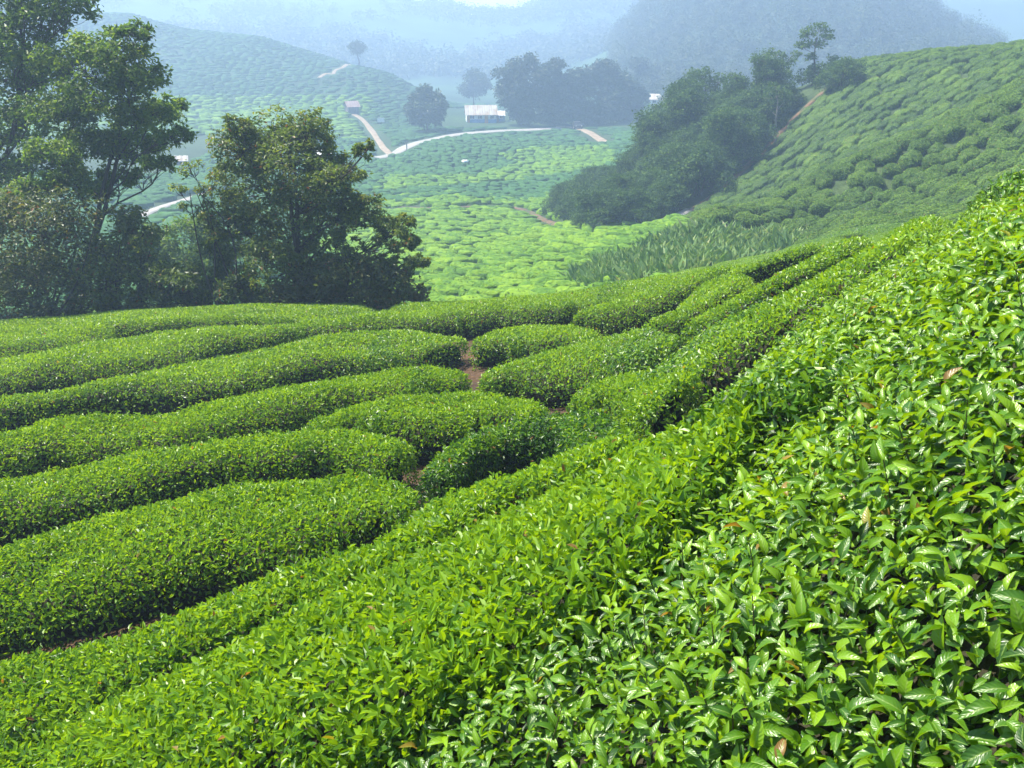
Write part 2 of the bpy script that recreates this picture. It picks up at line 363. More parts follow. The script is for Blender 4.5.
cam = bpy.data.cameras.new('camera'); co = link(bpy.data.objects.new('camera', cam)); sc.camera = co
cam.sensor_width = 36; cam.lens = F / 1024 * 36; cam.clip_start = .05; cam.clip_end = 8000
co.rotation_euler = (pi / 2 - PITCH, 0, 0)
sc.view_settings.view_transform = 'Standard'; sc.view_settings.look = 'None'; sc.view_settings.gamma = 1
sc.view_settings.exposure = 1.58
cy = sc.cycles; cy.use_denoising = True; cy.max_bounces = 6; cy.diffuse_bounces = 3; cy.glossy_bounces = 2
cy.transmission_bounces = 3; cy.transparent_max_bounces = 6; cy.volume_bounces = 1; cy.use_adaptive_sampling = True; cy.adaptive_threshold = .02
cy.caustics_reflective = False; cy.caustics_refractive = False

# haze: one closed box of even air round everything
m, nt = new_mat('haze_air')
pvn = N_(nt, 'ShaderNodeVolumePrincipled'); pvn.inputs['Density'].default_value = HAZE
pvn.inputs['Color'].default_value = (.50, .69, 1.0, 1); pvn.inputs['Anisotropy'].default_value = .25
pvn.inputs['Density Attribute'].default_value = ''; pvn.inputs['Color Attribute'].default_value = ''; pvn.inputs['Temperature Attribute'].default_value = ''
o = N_(nt, 'ShaderNodeOutputMaterial'); nt.links.new(pvn.outputs[0], o.inputs['Volume'])
try: m.cycles.homogeneous_volume = True
except Exception: pass
M['haze'] = m

# ------------------------------------------------------------------ roads first (fields keep clear of them)
def road_line(px_list, rmin):
    P = np.array([hit(px, py, 0, rmin)[:2] for px, py in px_list])
    s = np.concatenate([[0], np.cumsum(np.linalg.norm(np.diff(P, axis=0), axis=1))])
    n = max(12, int(s[-1] / 1.5)); t = np.linspace(0, s[-1], n)
    Q = np.stack([np.interp(t, s, P[:, 0]), np.interp(t, s, P[:, 1])], -1)
    for _ in range(3): Q[1:-1] = (Q[:-2] + 2 * Q[1:-1] + Q[2:]) / 4
    return Q
ROADS = {
 'road': (road_line([(376,158),(390,156),(398,152),(406,147),(420,142),(455,135),(497,131),(530,130),(560,128)], 110), 3.6, 'road'),
 'dirt_track': (road_line([(353,114),(362,119),(369,127),(376,137),(384,149),(391,155)], 110), 1.8, 'dirt'),
 'side_road': (road_line([(556,127),(574,127),(586,131),(595,136),(606,143)], 110), 2.4, 'dirt'),
 'hill_path': (road_line([(319,78),(327,73),(333,75),(335,70),(343,68),(351,65)], 200), 1.5, 'dirt'),
 'lane': (road_line([(130,220),(152,211),(172,204),(200,195),(225,192)], 60), 1.7, 'road'),
 'concrete_track': (road_line([(638,229),(652,225),(668,219),(690,210)], 52), 1.3, 'road'),
 'footpath': (road_line([(690,212),(705,203),(720,192),(750,163),(785,127),(812,102),(838,80)], 52), .8, 'clay'),
 'field_path': (road_line([(400,208),(440,210),(480,207),(510,206),(530,212),(548,222),(560,227)], 60), .8, 'clay'),
}
def road_clear(x, y):
    d = np.full(np.shape(x), 1e9)
    for P, w, _ in ROADS.values(): d = np.minimum(d, dist_poly(x, y, P) - w / 2)
    return d
for nm, (P, w, mt) in ROADS.items():
    t = norm(np.gradient(P, axis=0)); nrm = np.stack([-t[:, 1], t[:, 0]], -1)
    offs = np.linspace(-1, 1, 7) * w / 2
    wob = 1 + .18 * vnoise(np.stack([P[:, 0], P[:, 1], P[:, 0] * 0], -1), .2, 4)
    X = P[:, None] + nrm[:, None] * (offs[None] * wob[:, None])[..., None]
    Z = ground(X[..., 0], X[..., 1]) + .10
    Z[:, 0] -= .5; Z[:, -1] -= .5
    V = np.concatenate([X, Z[..., None]], -1)
    tag(mesh_obj(nm, V.reshape(-1, 3), grid_faces(len(P), 7), M[mt], smooth_=True), kind='structure')

# ------------------------------------------------------------------ terrain sheet
def inside(px, py, poly):
    poly = np.array(poly, float); c = np.zeros(np.shape(px), bool); j = len(poly) - 1
    for i in range(len(poly)):
        xi, yi = poly[i]; xj, yj = poly[j]
        cond = ((yi > py) != (yj > py)) & (px < (xj - xi) * (py - yi) / (yj - yi + 1e-9) + xi)
        c ^= cond; j = i
    return c
angs = np.concatenate([np.linspace(-pi, -.8, 50)[:-1], np.linspace(-.8, .8, 330), np.linspace(.8, pi, 50)[1:]])
lrs = np.linspace(math.log(.75), math.log(840), 520)
aa, ll = np.meshgrid(angs, lrs)
xx, yy = np.exp(ll) * np.sin(aa), np.exp(ll) * np.cos(aa)
zz = ground(xx, yy)
rr = np.hypot(xx, yy)
P3 = np.stack([xx, yy, zz], -1)
soil = np.array([.072, .042, .024]); grass = np.array([.030, .052, .018]); hillc = np.array([.020, .048, .018]); moun = np.array([.026, .062, .030])
k1 = smooth(24, 34, rr)[..., None]; k2 = smooth(150, 240, rr)[..., None]; k3 = smooth(330, 420, rr)[..., None]
col = soil * (1 - k1) + grass * k1; col = col * (1 - k2) + hillc * k2; col = col * (1 - k3) + moun * k3
col = np.concatenate([col, np.ones_like(col[..., :1])], -1)
V = np.concatenate([P3.reshape(-1, 3), [[0, 0, float(zz[0].mean())]]])
nA = len(angs); cfan = np.stack([np.full(nA - 1, len(V) - 1), np.arange(1, nA), np.arange(nA - 1)], -1)
m, nt = new_mat('land'); L = nt.links.new
at_ = N_(nt, 'ShaderNodeAttribute', attribute_name='cover'); geo = N_(nt, 'ShaderNodeNewGeometry')
mul = None
fac = []
for s_, d_ in ((.05, 5), (1.1, 6), (9, 4)):
    no = N_(nt, 'ShaderNodeTexNoise'); no.inputs['Scale'].default_value = s_; no.inputs['Detail'].default_value = d_
    L(geo.outputs['Position'], no.inputs['Vector']); fac.append(no)
rp = ramp(nt, fac[1].outputs['Fac'], [(.25, (.55, .6, .5)), (.5, (1, 1, 1)), (.75, (1.5, 1.4, 1.2))])
rp2 = ramp(nt, fac[0].outputs['Fac'], [(.3, (.6, .65, .75)), (.5, (1, 1, 1)), (.7, (1.45, 1.35, .95))])
rp3 = ramp(nt, fac[2].outputs['Fac'], [(.3, (.65, .65, .65)), (.7, (1.4, 1.4, 1.4))])
cur = at_.outputs['Color']
for r_ in (rp, rp2, rp3):
    mc = N_(nt, 'ShaderNodeMix', data_type='RGBA', blend_type='MULTIPLY'); mc.inputs[0].default_value = 1
    L(cur, mc.inputs[6]); L(r_, mc.inputs[7]); cur = mc.outputs[2]
b = N_(nt, 'ShaderNodeBsdfPrincipled'); b.inputs['Roughness'].default_value = .95; b.inputs['Specular IOR Level'].default_value = .2
L(cur, b.inputs['Base Color']); bp = N_(nt, 'ShaderNodeBump'); bp.inputs['Strength'].default_value = .8; bp.inputs['Distance'].default_value = .08
L(fac[2].outputs['Fac'], bp.inputs['Height']); L(bp.outputs[0], b.inputs['Normal'])
o = N_(nt, 'ShaderNodeOutputMaterial'); L(b.outputs[0], o.inputs[0])
tag(mesh_obj('terrain', V, [grid_faces(len(lrs), nA), cfan], m, smooth_=True, extra={'cover': np.concatenate([col.reshape(-1, 4), [[*soil, 1]]])}), kind='structure')

# haze box sized to the land
zlo, zhi = float(zz.min()) - 1.0, max(float(zz.max()) + 14, 30)
b_ = 845
V = np.array([(x, y, z) for x in (-b_, b_) for y in (-b_, b_) for z in (zlo, zhi)], float)
hz = mesh_obj('haze', V, np.array([(0, 1, 3, 2), (4, 6, 7, 5), (0, 4, 5, 1), (2, 3, 7, 6), (0, 2, 6, 4), (1, 5, 7, 3)]), M['haze'])
tag(hz, 'pale blue haze hanging in the valley', 'haze', kind='stuff')
print('land z', zlo, zhi)

# ------------------------------------------------------------------ near tea bushes, each its own thing
def spline(P, n):
    P = np.asarray(P, float); s = np.concatenate([[0], np.cumsum(np.maximum(np.linalg.norm(np.diff(P, axis=0), axis=1), 1e-4))]); s /= s[-1]
    t = np.linspace(0, 1, n)
    Q = np.stack([np.interp(t, s, P[:, k]) for k in range(P.shape[1])], -1)
    for _ in range(max(2, n // 14)): Q[1:-1] = (Q[:-2] + 2 * Q[1:-1] + Q[2:]) / 4
    return Q
def tea_tint(n, young):
    t = np.clip(rng.normal(.42, .2, n), 0, .93)
    y = rng.random(n) < young; t[y] = np.clip(rng.normal(.82, .1, y.sum()), .6, .95)
    br = rng.random(n) < (.0035 if young > .4 else .008); t[br] = rng.uniform(.962, 1, br.sum()); return t
def tea_bush(label, farE, nearE, leaf=.05, dens=None, hgt=BUSH_H, p=3.6, tmpl=None, round_ends=(1, 1), young=.55, group='rows of tea bushes on the near slope', mat=None, endlen=.42, lump=.05, seed=0, tintshift=.10, deep=.105, slim=.94, nlift=.37, keep=False):
    f = np.array([hit(a, b_, BUSH_H - .12)[:2] for a, b_ in farE]); g = np.array([hit(a, b_, nlift)[:2] for a, b_ in nearE])
    L0 = max(np.linalg.norm(np.diff(f, axis=0), axis=1).sum(), np.linalg.norm(np.diff(g, axis=0), axis=1).sum())
    ns = int(np.clip(L0 / .12, 24, 130)); f = spline(f, ns); g = spline(g, ns)
    mid = (f + g) / 2; half = (f - g) / 2
    if not keep:
        tg = norm(np.gradient(mid, axis=0)); pr = np.stack([-tg[:, 1], tg[:, 0]], -1)
        wd_ = np.maximum((half * pr).sum(-1) * slim, .30 + .06 * (slim > .85))
        wd_ = wd_ * (1 + .22 * vnoise(np.concatenate([mid, mid[:, :1] * 0], 1), 1.1, seed + 4))
        for _ in range(3): wd_[1:-1] = (wd_[:-2] + 2 * wd_[1:-1] + wd_[2:]) / 4
        half = pr * wd_[:, None]; mid = f - half
        for _ in range(4): mid[1:-1] = (mid[:-2] + 2 * mid[1:-1] + mid[2:]) / 4
    s = np.linspace(0, 1, ns)
    e = np.ones(ns); el = min(endlen / L0, .45)
    if round_ends[0]: e = np.minimum(e, np.clip(1 - (1 - np.clip(s / el, 0, 1)) ** 3.4, 0, 1) ** (1 / 3.4))
    if round_ends[1]: e = np.minimum(e, np.clip(1 - (1 - np.clip((1 - s) / el, 0, 1)) ** 3.4, 0, 1) ** (1 / 3.4))
    nt_ = 33; th = np.linspace(0, pi, nt_); tc = np.sign(np.cos(th)) * np.abs(np.cos(th)) ** (2 / p); hh = np.sin(th) ** (2 / p)
    ew = e ** .8
    XY = mid[:, None] + half[:, None] * (tc[None] * ew[:, None])[..., None]
    gz = ground(XY[..., 0], XY[..., 1])
    q = np.concatenate([XY, gz[..., None]], -1)
    h = hgt * hh[None] * (e[:, None] ** .9) * (1 + .21 * fbm(q, .85, seed, 2)) + lump * fbm(q, 3.0, seed + 5, 2) * hh[None]
    S = np.concatenate([XY, (gz + h - .02)[..., None]], -1)
    # wobble the flanks
    S[..., :2] += (.13 * fbm(q * [1, 1, 2], 1.1, seed + 9, 3))[..., None] * norm(half)[:, None] * np.abs(tc)[None, :, None]
    org = np.array([*mid[ns // 2], float(ground(*mid[ns // 2]))]); S = S - org
    root = empty('tea_bush', org); tag(root, label, 'tea bush', group)
    a, b2, c, d = S[:-1, :-1], S[1:, :-1], S[1:, 1:], S[:-1, 1:]
    area = np.linalg.norm(np.cross(c - a, d - b2), axis=-1).sum() / 2
    D = float(np.linalg.norm(org)); 
    if tmpl is None: tmpl = 'mid' if D < 13 else 'coarse'
    if dens is None: dens = 3600 if D < 7 else 2900 if D < 10 else 2300 if D < 14 else 1800
    L_ = leaf * (1 if D < 14 else 1.15)
    n = int(area * dens)
    flip = -1
    Pq, Nq, _ = scatter(S, n, flip)
    if not keep:      # the skirts of the row are bare wood with few leaves
        rel = (Pq[:, 2] + org[2] - ground(Pq[:, 0] + org[0], Pq[:, 1] + org[1])) / hgt
        kp = rng.random(n) < .12 + .88 * smooth(.18, .62, rel + rng.normal(size=n) * .08); Pq, Nq = Pq[kp], Nq[kp]; n = len(Pq)
    depth = rng.random(n) ** 1.3 * deep - .015; Pq = Pq - Nq * depth[:, None]
    Nl = norm(Nq * .75 + np.array([0, 0, .55]) * np.clip(Nq[:, 2:3] * 1.3, .1, 1) + rng.normal(size=(n, 3)) * .22)
    size = L_ * rng.uniform(.6, 1.25, n); tint = tea_tint(n, young); tint = np.where(tint < .95, np.clip(tint + tintshift, 0, .94), tint)
    # low flanks: shade of the gaps put into the leaf tint, with older leaves
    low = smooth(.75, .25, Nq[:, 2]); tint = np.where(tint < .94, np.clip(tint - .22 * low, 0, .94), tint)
    patch = fbm(Pq + org, 1.3, seed + 3, 2); tint = np.where(tint < .94, np.clip(tint + .16 * patch, 0, .94), tint)
    el_ = np.where(tint > .65, rng.uniform(.5, 1.25, n), rng.uniform(-.15, .75, n))
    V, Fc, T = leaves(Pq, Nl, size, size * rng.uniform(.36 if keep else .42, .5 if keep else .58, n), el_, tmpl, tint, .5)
    fol = (V, Fc, T)
    # stray shoots that have outgrown the last plucking
    if not keep and D < 15:
        m_ = int(area * 26); Ps, Ns, _ = scatter(S, m_, flip); k_ = Ns[:, 2] > .6; Ps = Ps[k_]; m_ = len(Ps)
        up_ = norm(np.array([0, 0, 1.]) + rng.normal(size=(m_, 3)) * .2); hs = rng.uniform(.02, .09, m_); pr_ = []
        for j in range(4):
            sz_ = leaf * rng.uniform(.7, 1.2, m_)
            pr_.append(leaves(Ps + up_ * (hs * (j + 1) / 4)[:, None], up_, sz_, sz_ * .42, rng.uniform(.3, 1.1, m_), tmpl, np.clip(rng.normal(.72, .12, m_), .3, .94), .4))
        fol = merge([fol] + pr_)
    V, Fc, T = fol
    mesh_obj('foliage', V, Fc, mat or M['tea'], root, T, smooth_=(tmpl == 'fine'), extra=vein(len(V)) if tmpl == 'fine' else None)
    # woody inside
    nr = norm(np.cross(np.gradient(S, axis=0), np.gradient(S, axis=1))) * flip
    hw = np.linalg.norm(half, axis=1)[:, None, None]
    K = np.concatenate([mid[:, None] + (XY - mid[:, None]) * np.clip(1 - .17 / hw, .3, 1), (gz + (h * (.6 if keep else .86) - .07))[..., None]], -1) - org
    K = K[2:-2]; ns = len(K)
    mesh_obj('twigs', K.reshape(-1, 3), grid_faces(ns, nt_), M['twig'], root, smooth_=True)
    return root, S, nr, org

BUSHES = [
 ('broad trimmed tea bush filling the left, in front of the longest dark gap',
  [(-130,590),(0,546),(98,517),(195,495),(273,483),(371,478),(424,492)], [(-130,690),(0,652),(98,637),(195,604),(293,575),(371,552),(418,508)], (0,1)),
 ('long tea row just behind the broad trimmed bush at left',
  [(-130,500),(0,475),(137,455),(264,440),(350,436),(424,448)], [(-130,580),(0,543),(98,514),(210,492),(303,482),(371,478),(424,470)], (0,1)),
 ('oval tea bush in the middle, rising behind the long left row',
  [(292,440),(350,411),(420,396),(490,392),(535,402),(556,414)], [(292,448),(360,448),(420,460),(460,448),(510,432),(556,420)], (1,1)),
 ('tapering tea row ending at the red soil gap, before the tall dark row end',
  [(-130,452),(0,435),(60,422),(180,414),(244,395),(342,378),(420,369),(478,377)], [(-130,505),(0,476),(130,455),(270,438),(332,420),(405,400),(478,390)], (0,1)),
 ('long tea row whose tall shaded right end stands left of the red soil gap',
  [(-130,425),(0,403),(112,384),(195,362),(293,343),(391,331),(476,336)], [(-130,450),(0,431),(54,420),(176,414),(264,394),(342,378),(391,372),(476,374)], (0,1)),
 ('short tea row at far left with a strong dark gap below its left half',
  [(-130,375),(0,360),(60,350),(127,337),(195,330),(305,326)], [(-130,412),(0,398),(63,389),(141,378),(210,360),(305,342)], (0,1)),
 ('narrow tea row one back from the far left crest',
  [(-130,343),(0,333),(100,319),(200,315),(300,319)], [(-130,372),(0,360),(60,351),(125,338),(200,330),(300,326)], (0,1)),
 ('crest tea row along the far left edge, under the tall trees',
  [(-130,330),(0,317),(90,305),(195,301),(305,305)], [(-130,343),(0,334),(100,321),(200,318),(310,321)], (0,1)),
 ('crest tea row below the rusty shrub and bright valley field',
  [(296,306),(350,305),(400,303),(440,300),(500,296),(575,292)], [(296,322),(360,321),(420,316),(480,309),(575,303)], (1,1)),
 ('low tea row between the crest row and the tall dark row end',
  [(296,323),(380,315),(450,308),(520,303),(585,301)], [(296,341),(400,332),(450,331),(480,326),(585,314)], (1,1)),
 ('small rounded tea bush right behind the red soil gap',
  [(466,343),(490,331),(530,326),(580,327),(608,336)], [(466,364),(500,367),(540,363),(580,352),(608,343)], (1,1)),
 ('plump angled tea bush with dark front, right of the red soil gap',
  [(475,379),(520,363),(570,350),(610,338),(650,328),(686,336)], [(475,392),(520,404),(560,414),(600,398),(650,378),(686,350)], (1,1)),
 ('small plump tea bush against the big-leaved bush, right of centre',
  [(562,403),(590,388),(630,377),(670,373),(706,376)], [(562,417),(600,425),(640,427),(670,420),(706,398)], (1,1)),
 ('dull greyish tea bush tapering left from under the small plump bush',
  [(412,484),(450,452),(500,432),(560,421),(610,419),(650,432)], [(412,496),(450,494),(520,474),(560,459),(600,451),(650,444)], (1,1)),
 ('dark-sided tea bush behind the bare soil strip, upper centre',
  [(578,316),(610,303),(650,293),(690,282),(720,274)], [(578,328),(620,334),(650,325),(690,305),(720,285)], (1,1)),
 ('tea row climbing right from the bare soil strip, upper centre',
  [(662,324),(690,294),(730,277),(770,264),(792,257)], [(664,334),(700,328),(740,306),(775,284),(794,264)], (1,1)),
 ('thin pale crest tea row along the edge above the valley reeds',
  [(560,294),(640,276),(700,267),(760,254),(820,243),(885,231),(960,214)], [(560,303),(640,297),(700,282),(760,267),(820,253),(885,240),(960,222)], (1,1)),
 ('tea row in two steps right of the climbing row, below the crest',
  [(682,332),(730,306),(780,284),(820,263),(865,240),(905,228)], [(690,350),(730,332),(780,309),(830,283),(862,268),(905,240)], (1,1)),
 ('tea row lying along the upper edge of the big-leaved bush',
  [(668,368),(700,336),(760,310),(820,284),(875,256),(950,219)], [(684,392),(720,372),(765,346),(822,306),(890,264),(958,224)], (1,1)),
 ('winding tea row in front of the longest dark gap',
  [(-130,715),(0,672),(98,652),(195,618),(300,582),(375,560),(420,514),(450,496),(520,476),(580,457),(650,441)],
  [(-130,780),(0,735),(120,706),(200,677),(300,634),(400,584),(500,525),(580,480),(655,446)], (0,1)),
 ('mixed-leaf tea row at the lower left, merging into the big-leaved bush',
  [(-130,775),(0,733),(120,703),(200,674),(300,630),(400,580),(500,521),(580,476),(655,441)],
  [(-130,960),(0,900),(150,830),(300,800),(390,750),(480,690),(570,610),(640,540),(705,470)], (0,1)),
]
for i, (lb, fe, ne, re_) in enumerate(BUSHES):
    kw = dict(round_ends=re_, seed=i * 3 + 1)
    if not re_[0]: fe, ne = [[(2 * q[0][0] - q[1][0] + 20, 2 * q[0][1] - q[1][1])] + q for q in (fe, ne)]
    if 'merging' in lb: kw.update(p=6, leaf=.058, dens=3000, endlen=.3)
    if any(q in lb for q in ('tall shaded', 'plump', 'right behind the red', 'broad trimmed', 'strong dark gap', 'dark-sided', 'climbing')): kw.update(nlift=.25)
    if any(q in lb for q in ('plump', 'dull', 'oval', 'climbing', 'two steps', 'dark-sided', 'lying along')): kw.update(slim=.78)
    if 'oval' in lb or 'dull' in lb: kw.update(nlift=.34)
    if 'lying along' in lb: kw.update(nlift=.42)
    if 'merging' in lb: kw.update(nlift=.5)
    if 'winding' in lb: kw.update(p=5, leaf=.052, endlen=.3)
    if 'dull' in lb: kw.update(young=.08, tintshift=-.1)
    if 'pale crest' in lb: kw.update(young=.6)
    tea_bush(lb, fe, ne, **kw)

# the unpruned big-leaved bush at the right, close to the lens
lb = 'big-leaved glossy tea bush filling the right foreground'
root, S, nr, org = tea_bush(lb,
  [(180,960),(260,790),(340,720),(430,650),(520,570),(590,505),(660,437),(712,386),(768,342),(826,300),(886,257),(948,218),(1022,190),(1160,140)],
  [(420,1500),(560,1500),(700,1450),(850,1350),(980,1250),(1080,1150),(1150,1050),(1220,950),(1280,850),(1330,760),(1370,650),(1400,520),(1420,400),(1430,250)],
  leaf=.064, tintshift=.03, dens=2400, deep=.24, p=7, keep=True, hgt=.43, tmpl='fine', young=.28, round_ends=(0, 0), mat=M['tea_big'], lump=.06, seed=77)
# upright shoots standing above it: stem, spiral of leaves, pale tip
n = 2300
Pq, Nq, _ = scatter(S, n, -1)
parts, st = [], []
d = norm(Nq * .5 + np.array([0, 0, 1.]) + rng.normal(size=(n, 3)) * .22); hl = rng.uniform(.04, .13, n)
for j in range(5):
    t = (j + .6) / 5; B = Pq + d * (hl * t)[:, None]; sz = .068 * (1.1 - .6 * t) * rng.uniform(.75, 1.2, n)
    tt = np.clip(.38 + .45 * t + rng.normal(size=n) * .1, 0, .94)
    parts.append(leaves(B, d, sz, sz * rng.uniform(.36, .5, n), rng.uniform(.15, .6, n) + .75 * t, 'fine', tt, .3))
V, Fc, T = merge(parts); mesh_obj('shoots', V, Fc, M['tea_big'], root, T, smooth_=True, extra=vein(len(V)))
for k in range(n): st.append(tube(np.array([Pq[k] - d[k] * .12, Pq[k], Pq[k] + d[k] * hl[k]]), [.0028, .0024, .0014], 4))
V, Fc, T = merge(st); mesh_obj('stems', V, Fc, M['stem'], root)

# ------------------------------------------------------------------ trees and shrubs
def skeleton_curve(a, b, n=7, sag=.12):
    a, b = np.asarray(a, float), np.asarray(b, float); t = np.linspace(0, 1, n)[:, None]
    L0 = np.linalg.norm(b - a); P = a + (b - a) * t
    off = rng.normal(size=(2, 3)) * L0 * sag; off[:, 2] *= .5
    return P + np.sin(t * pi) * off[0] + np.sin(t * 2 * pi) * off[1] * .5
def make_tree(name, label, cat, base, lobes, leafmat, leaf=.13, nclump=26, per=26, trunk_r=.16, stems=1, group=None, barkmat=None, flat=.7, tmpl='coarse',
              spread=.32, twigs=True, crown_bias=0.0, local=True, gap=.0, tipw=.55):
    """lobes: (x, y, z, radius) in world space; each becomes a limb that breaks into twigs carrying leaf clumps"""
    base = np.asarray(base, float); lobes = np.asarray(lobes, float).copy()
    lobes[:, :3] -= base
    root = empty(name, base); tag(root, label, cat, group)
    wood, crown = [], []
    order = np.argsort(lobes[:, 2]); top = lobes[order[-1], :3]
    cen = lobes[:, :3].mean(0)
    trunks = []; rmean = lobes[:, 3].mean()
    for s in range(stems):
        b0 = np.array([0., 0, -.4]) + (rng.normal(size=3) * [.25, .25, 0] if stems > 1 else 0)
        tgt = np.array([cen[0] * .6 + top[0] * .4, cen[1], top[2] * .85]) + (rng.normal(size=3) * [1, 1, .2] * lobes[:, 3].mean() * .7 if stems > 1 else 0)
        tr = skeleton_curve(b0, tgt, 12, .05); trunks.append(tr)
        wood.append(tube(tr, np.linspace(trunk_r, trunk_r * .22, 12) * (1 + .5 * np.exp(-np.arange(12) * 1.2)), 8))
    for (x, y, z, r) in lobes:
        c = np.array([x, y, z]); tr = trunks[rng.integers(len(trunks))]
        # leave the trunk lower than the lobe
        zt = z - np.hypot(x - tr[:, 0].mean(), y - tr[:, 1].mean()) * .55 - r * .3
        k = int(np.clip(np.argmin(np.abs(tr[:, 2] - zt)), 1, 10))
        limb = skeleton_curve(tr[k], c, 8, .08); rl = trunk_r * (1 - k / 13) * .5
        wood.append(tube(limb, np.linspace(rl, max(rl * .25, .012), 8), 6))
        nc = max(5, int(nclump * rng.uniform(.8, 1.2) * np.clip((r / rmean) ** 1.6, .35, 1.3)))
        dirv = norm(rng.normal(size=(nc, 3)) * [1, 1, flat] + [0, 0, .15])
        rad = r * rng.uniform(.35, 1.12, nc) ** tipw
        tips = c + dirv * rad[:, None] * [1, 1, flat + .15]
        for tp in tips:
            if twigs:
                st_ = limb[rng.integers(4, 8)]
                tw = skeleton_curve(st_, tp, 5, .1); wood.append(tube(tw, np.linspace(max(rl * .22, .010), .004, 5), 4))
        npc = per
        ct = np.repeat(np.arange(nc), npc)
        sp_ = r * spread
        off = rng.normal(size=(len(ct), 3)) * sp_ * [.55, .55, .34]
        P = tips[ct] + off
        Nn = norm(norm(P - c) * .5 + np.array([0, 0, .75]) + rng.normal(size=P.shape) * .45)
        ctint = rng.normal(0, .14, nc)[ct]
        tint = np.clip(.42 + crown_bias + ctint + rng.normal(size=len(ct)) * .16 , 0, .95)
        od = rng.random(len(ct)) < .015; tint[od] = 1.0
        sz = leaf * rng.uniform(.6, 1.3, len(ct))
        crown.append(leaves(P, Nn, sz, sz * rng.uniform(.4, .6, len(ct)), rng.uniform(-.5, .6, len(ct)), tmpl, tint, .6))
    V, Fc, T = merge(wood); mesh_obj('trunk', V, Fc, barkmat or M['bark'], root, smooth_=True)
    V, Fc, T = merge(crown); mesh_obj('crown', V, Fc, leafmat, root, T)
    return root
def pxlobes(lst, Y, dY=1.0):
    out = []
    for (px, py, rpx) in lst:
        yy_ = Y + rng.uniform(-1, 1) * dY; p = at(px, py, yy_); out.append((*p, rpx * np.linalg.norm(p) / F))
    return out
def base_at(px, Y, sink=.1):
    x = (px - CX) / F * Y
    for _ in range(4): x = (px - CX) / F * (Y * cp - float(ground(x, Y)) * sp)
    return np.array([x, Y, float(ground(x, Y)) - sink])

make_tree('tree', 'tall feathery tree at left with layered bright green sprays', 'tree', base_at(55, 27.5),
  pxlobes([(72,62,30),(110,52,32),(136,80,26),(100,95,36),(62,112,30),(146,116,28),(172,136,18),(130,146,30),(92,140,30),(158,164,15),(48,156,24),(168,106,15),(118,178,18),(128,34,18),(70,180,18),(42,188,20),(92,192,16),(20,198,20)], 27, 1.6),
  M['tree'], leaf=.14, nclump=44, per=44, trunk_r=.13, stems=2, spread=.22, flat=.5, crown_bias=.2)
make_tree('tree', 'dark tree at the left picture edge, its top out of view', 'tree', base_at(5, 30),
  pxlobes([(8,20,32),(42,18,24),(78,8,18),(4,80,28),(8,135,26),(24,48,26),(-30,60,40),(-30,130,40),(20,170,24),(30,-20,40),(0,-50,40),(60,-18,24),(44,76,24),(56,150,24),(30,112,22),(66,176,18),(-6,180,26)], 30, 1.4),
  M['tree'], leaf=.17, nclump=32, per=40, trunk_r=.2, stems=1, spread=.3, flat=.6, crown_bias=.02)
make_tree('tree', 'dense dark round-headed tree standing alone left of centre', 'tree', base_at(280, 25),
  pxlobes([(270,138,30),(305,134,24),(240,152,26),(288,165,34),(254,186,34),(302,200,34),(226,216,24),(250,234,30),(290,238,32),(330,216,26),(346,172,18),(366,152,11),(368,214,20),(346,244,15),(392,234,17),(412,242,9),(222,256,20),(328,184,22),(402,264,13),(236,128,12),(320,160,20),(270,262,28),(310,262,26),(420,262,8),(404,222,9),(352,205,16)], 24.5, 1.1),
  M['tree_mid'], leaf=.115, nclump=42, per=44, trunk_r=.14, stems=2, spread=.23, flat=.8, crown_bias=.06)
make_tree('sapling', 'spindly half-bare sapling leaning left of the dark round-headed tree', 'tree', base_at(238, 24),
  pxlobes([(190,168,10),(178,190,7),(205,190,10),(200,215,7),(186,205,6),(214,176,9),(214,236,8)], 24, .5),
  M['tree_mid'], leaf=.11, nclump=8, per=14, trunk_r=.045, stems=4, spread=.4, crown_bias=.25)
SHR = [
 ('wide reddish-green shrub below the dark tree at the left edge', 35, 24.8, [(40,230,36),(14,262,36),(78,262,34),(70,216,24),(10,222,28),(40,285,34),(-30,250,45),(20,306,26),(60,308,22),(-20,310,26),(95,300,20)], 'rust', 0),
 ('wispy shrub with thin bending stems below the tall feathery tree', 118, 25.5, [(120,252,26),(104,284,30),(142,236,16),(126,222,14),(140,272,22),(120,304,18),(148,298,18)], 'tree_mid', .1),
 ('low dark shrub on the crest left of the dark round-headed tree', 190, 24.6, [(190,284,22),(164,284,20),(216,282,18),(240,288,18),(180,300,16),(210,300,16),(250,300,16)], 'tree_mid', -.1),
 ('rusty olive shrub at the right foot of the dark round-headed tree', 358, 23.8, [(350,278,26),(388,282,22),(322,284,24),(414,293,12),(372,268,16),(298,288,20),(340,298,16),(380,298,16),(280,300,18)], 'rust', .12),
 ('pale green bushy shrub seen between the two trunks at left', 190, 40, [(185,240,22),(212,252,18),(165,258,20),(205,232,14),(150,242,16)], 'tree', .2),
 ('blue-green shrub low behind the sapling', 168, 60, [(150,262,16),(175,270,18),(200,268,18),(225,262,16),(240,246,14)], 'jungle', .1),
]
for lb, px, Y, lo, mt, bi in SHR:
    make_tree('shrub', lb, 'shrub', base_at(px, Y), pxlobes(lo, Y, .8), M[mt], leaf=.14 if Y < 30 else .2, nclump=32, per=40, trunk_r=.05, stems=4, spread=.36, flat=.8, crown_bias=bi)

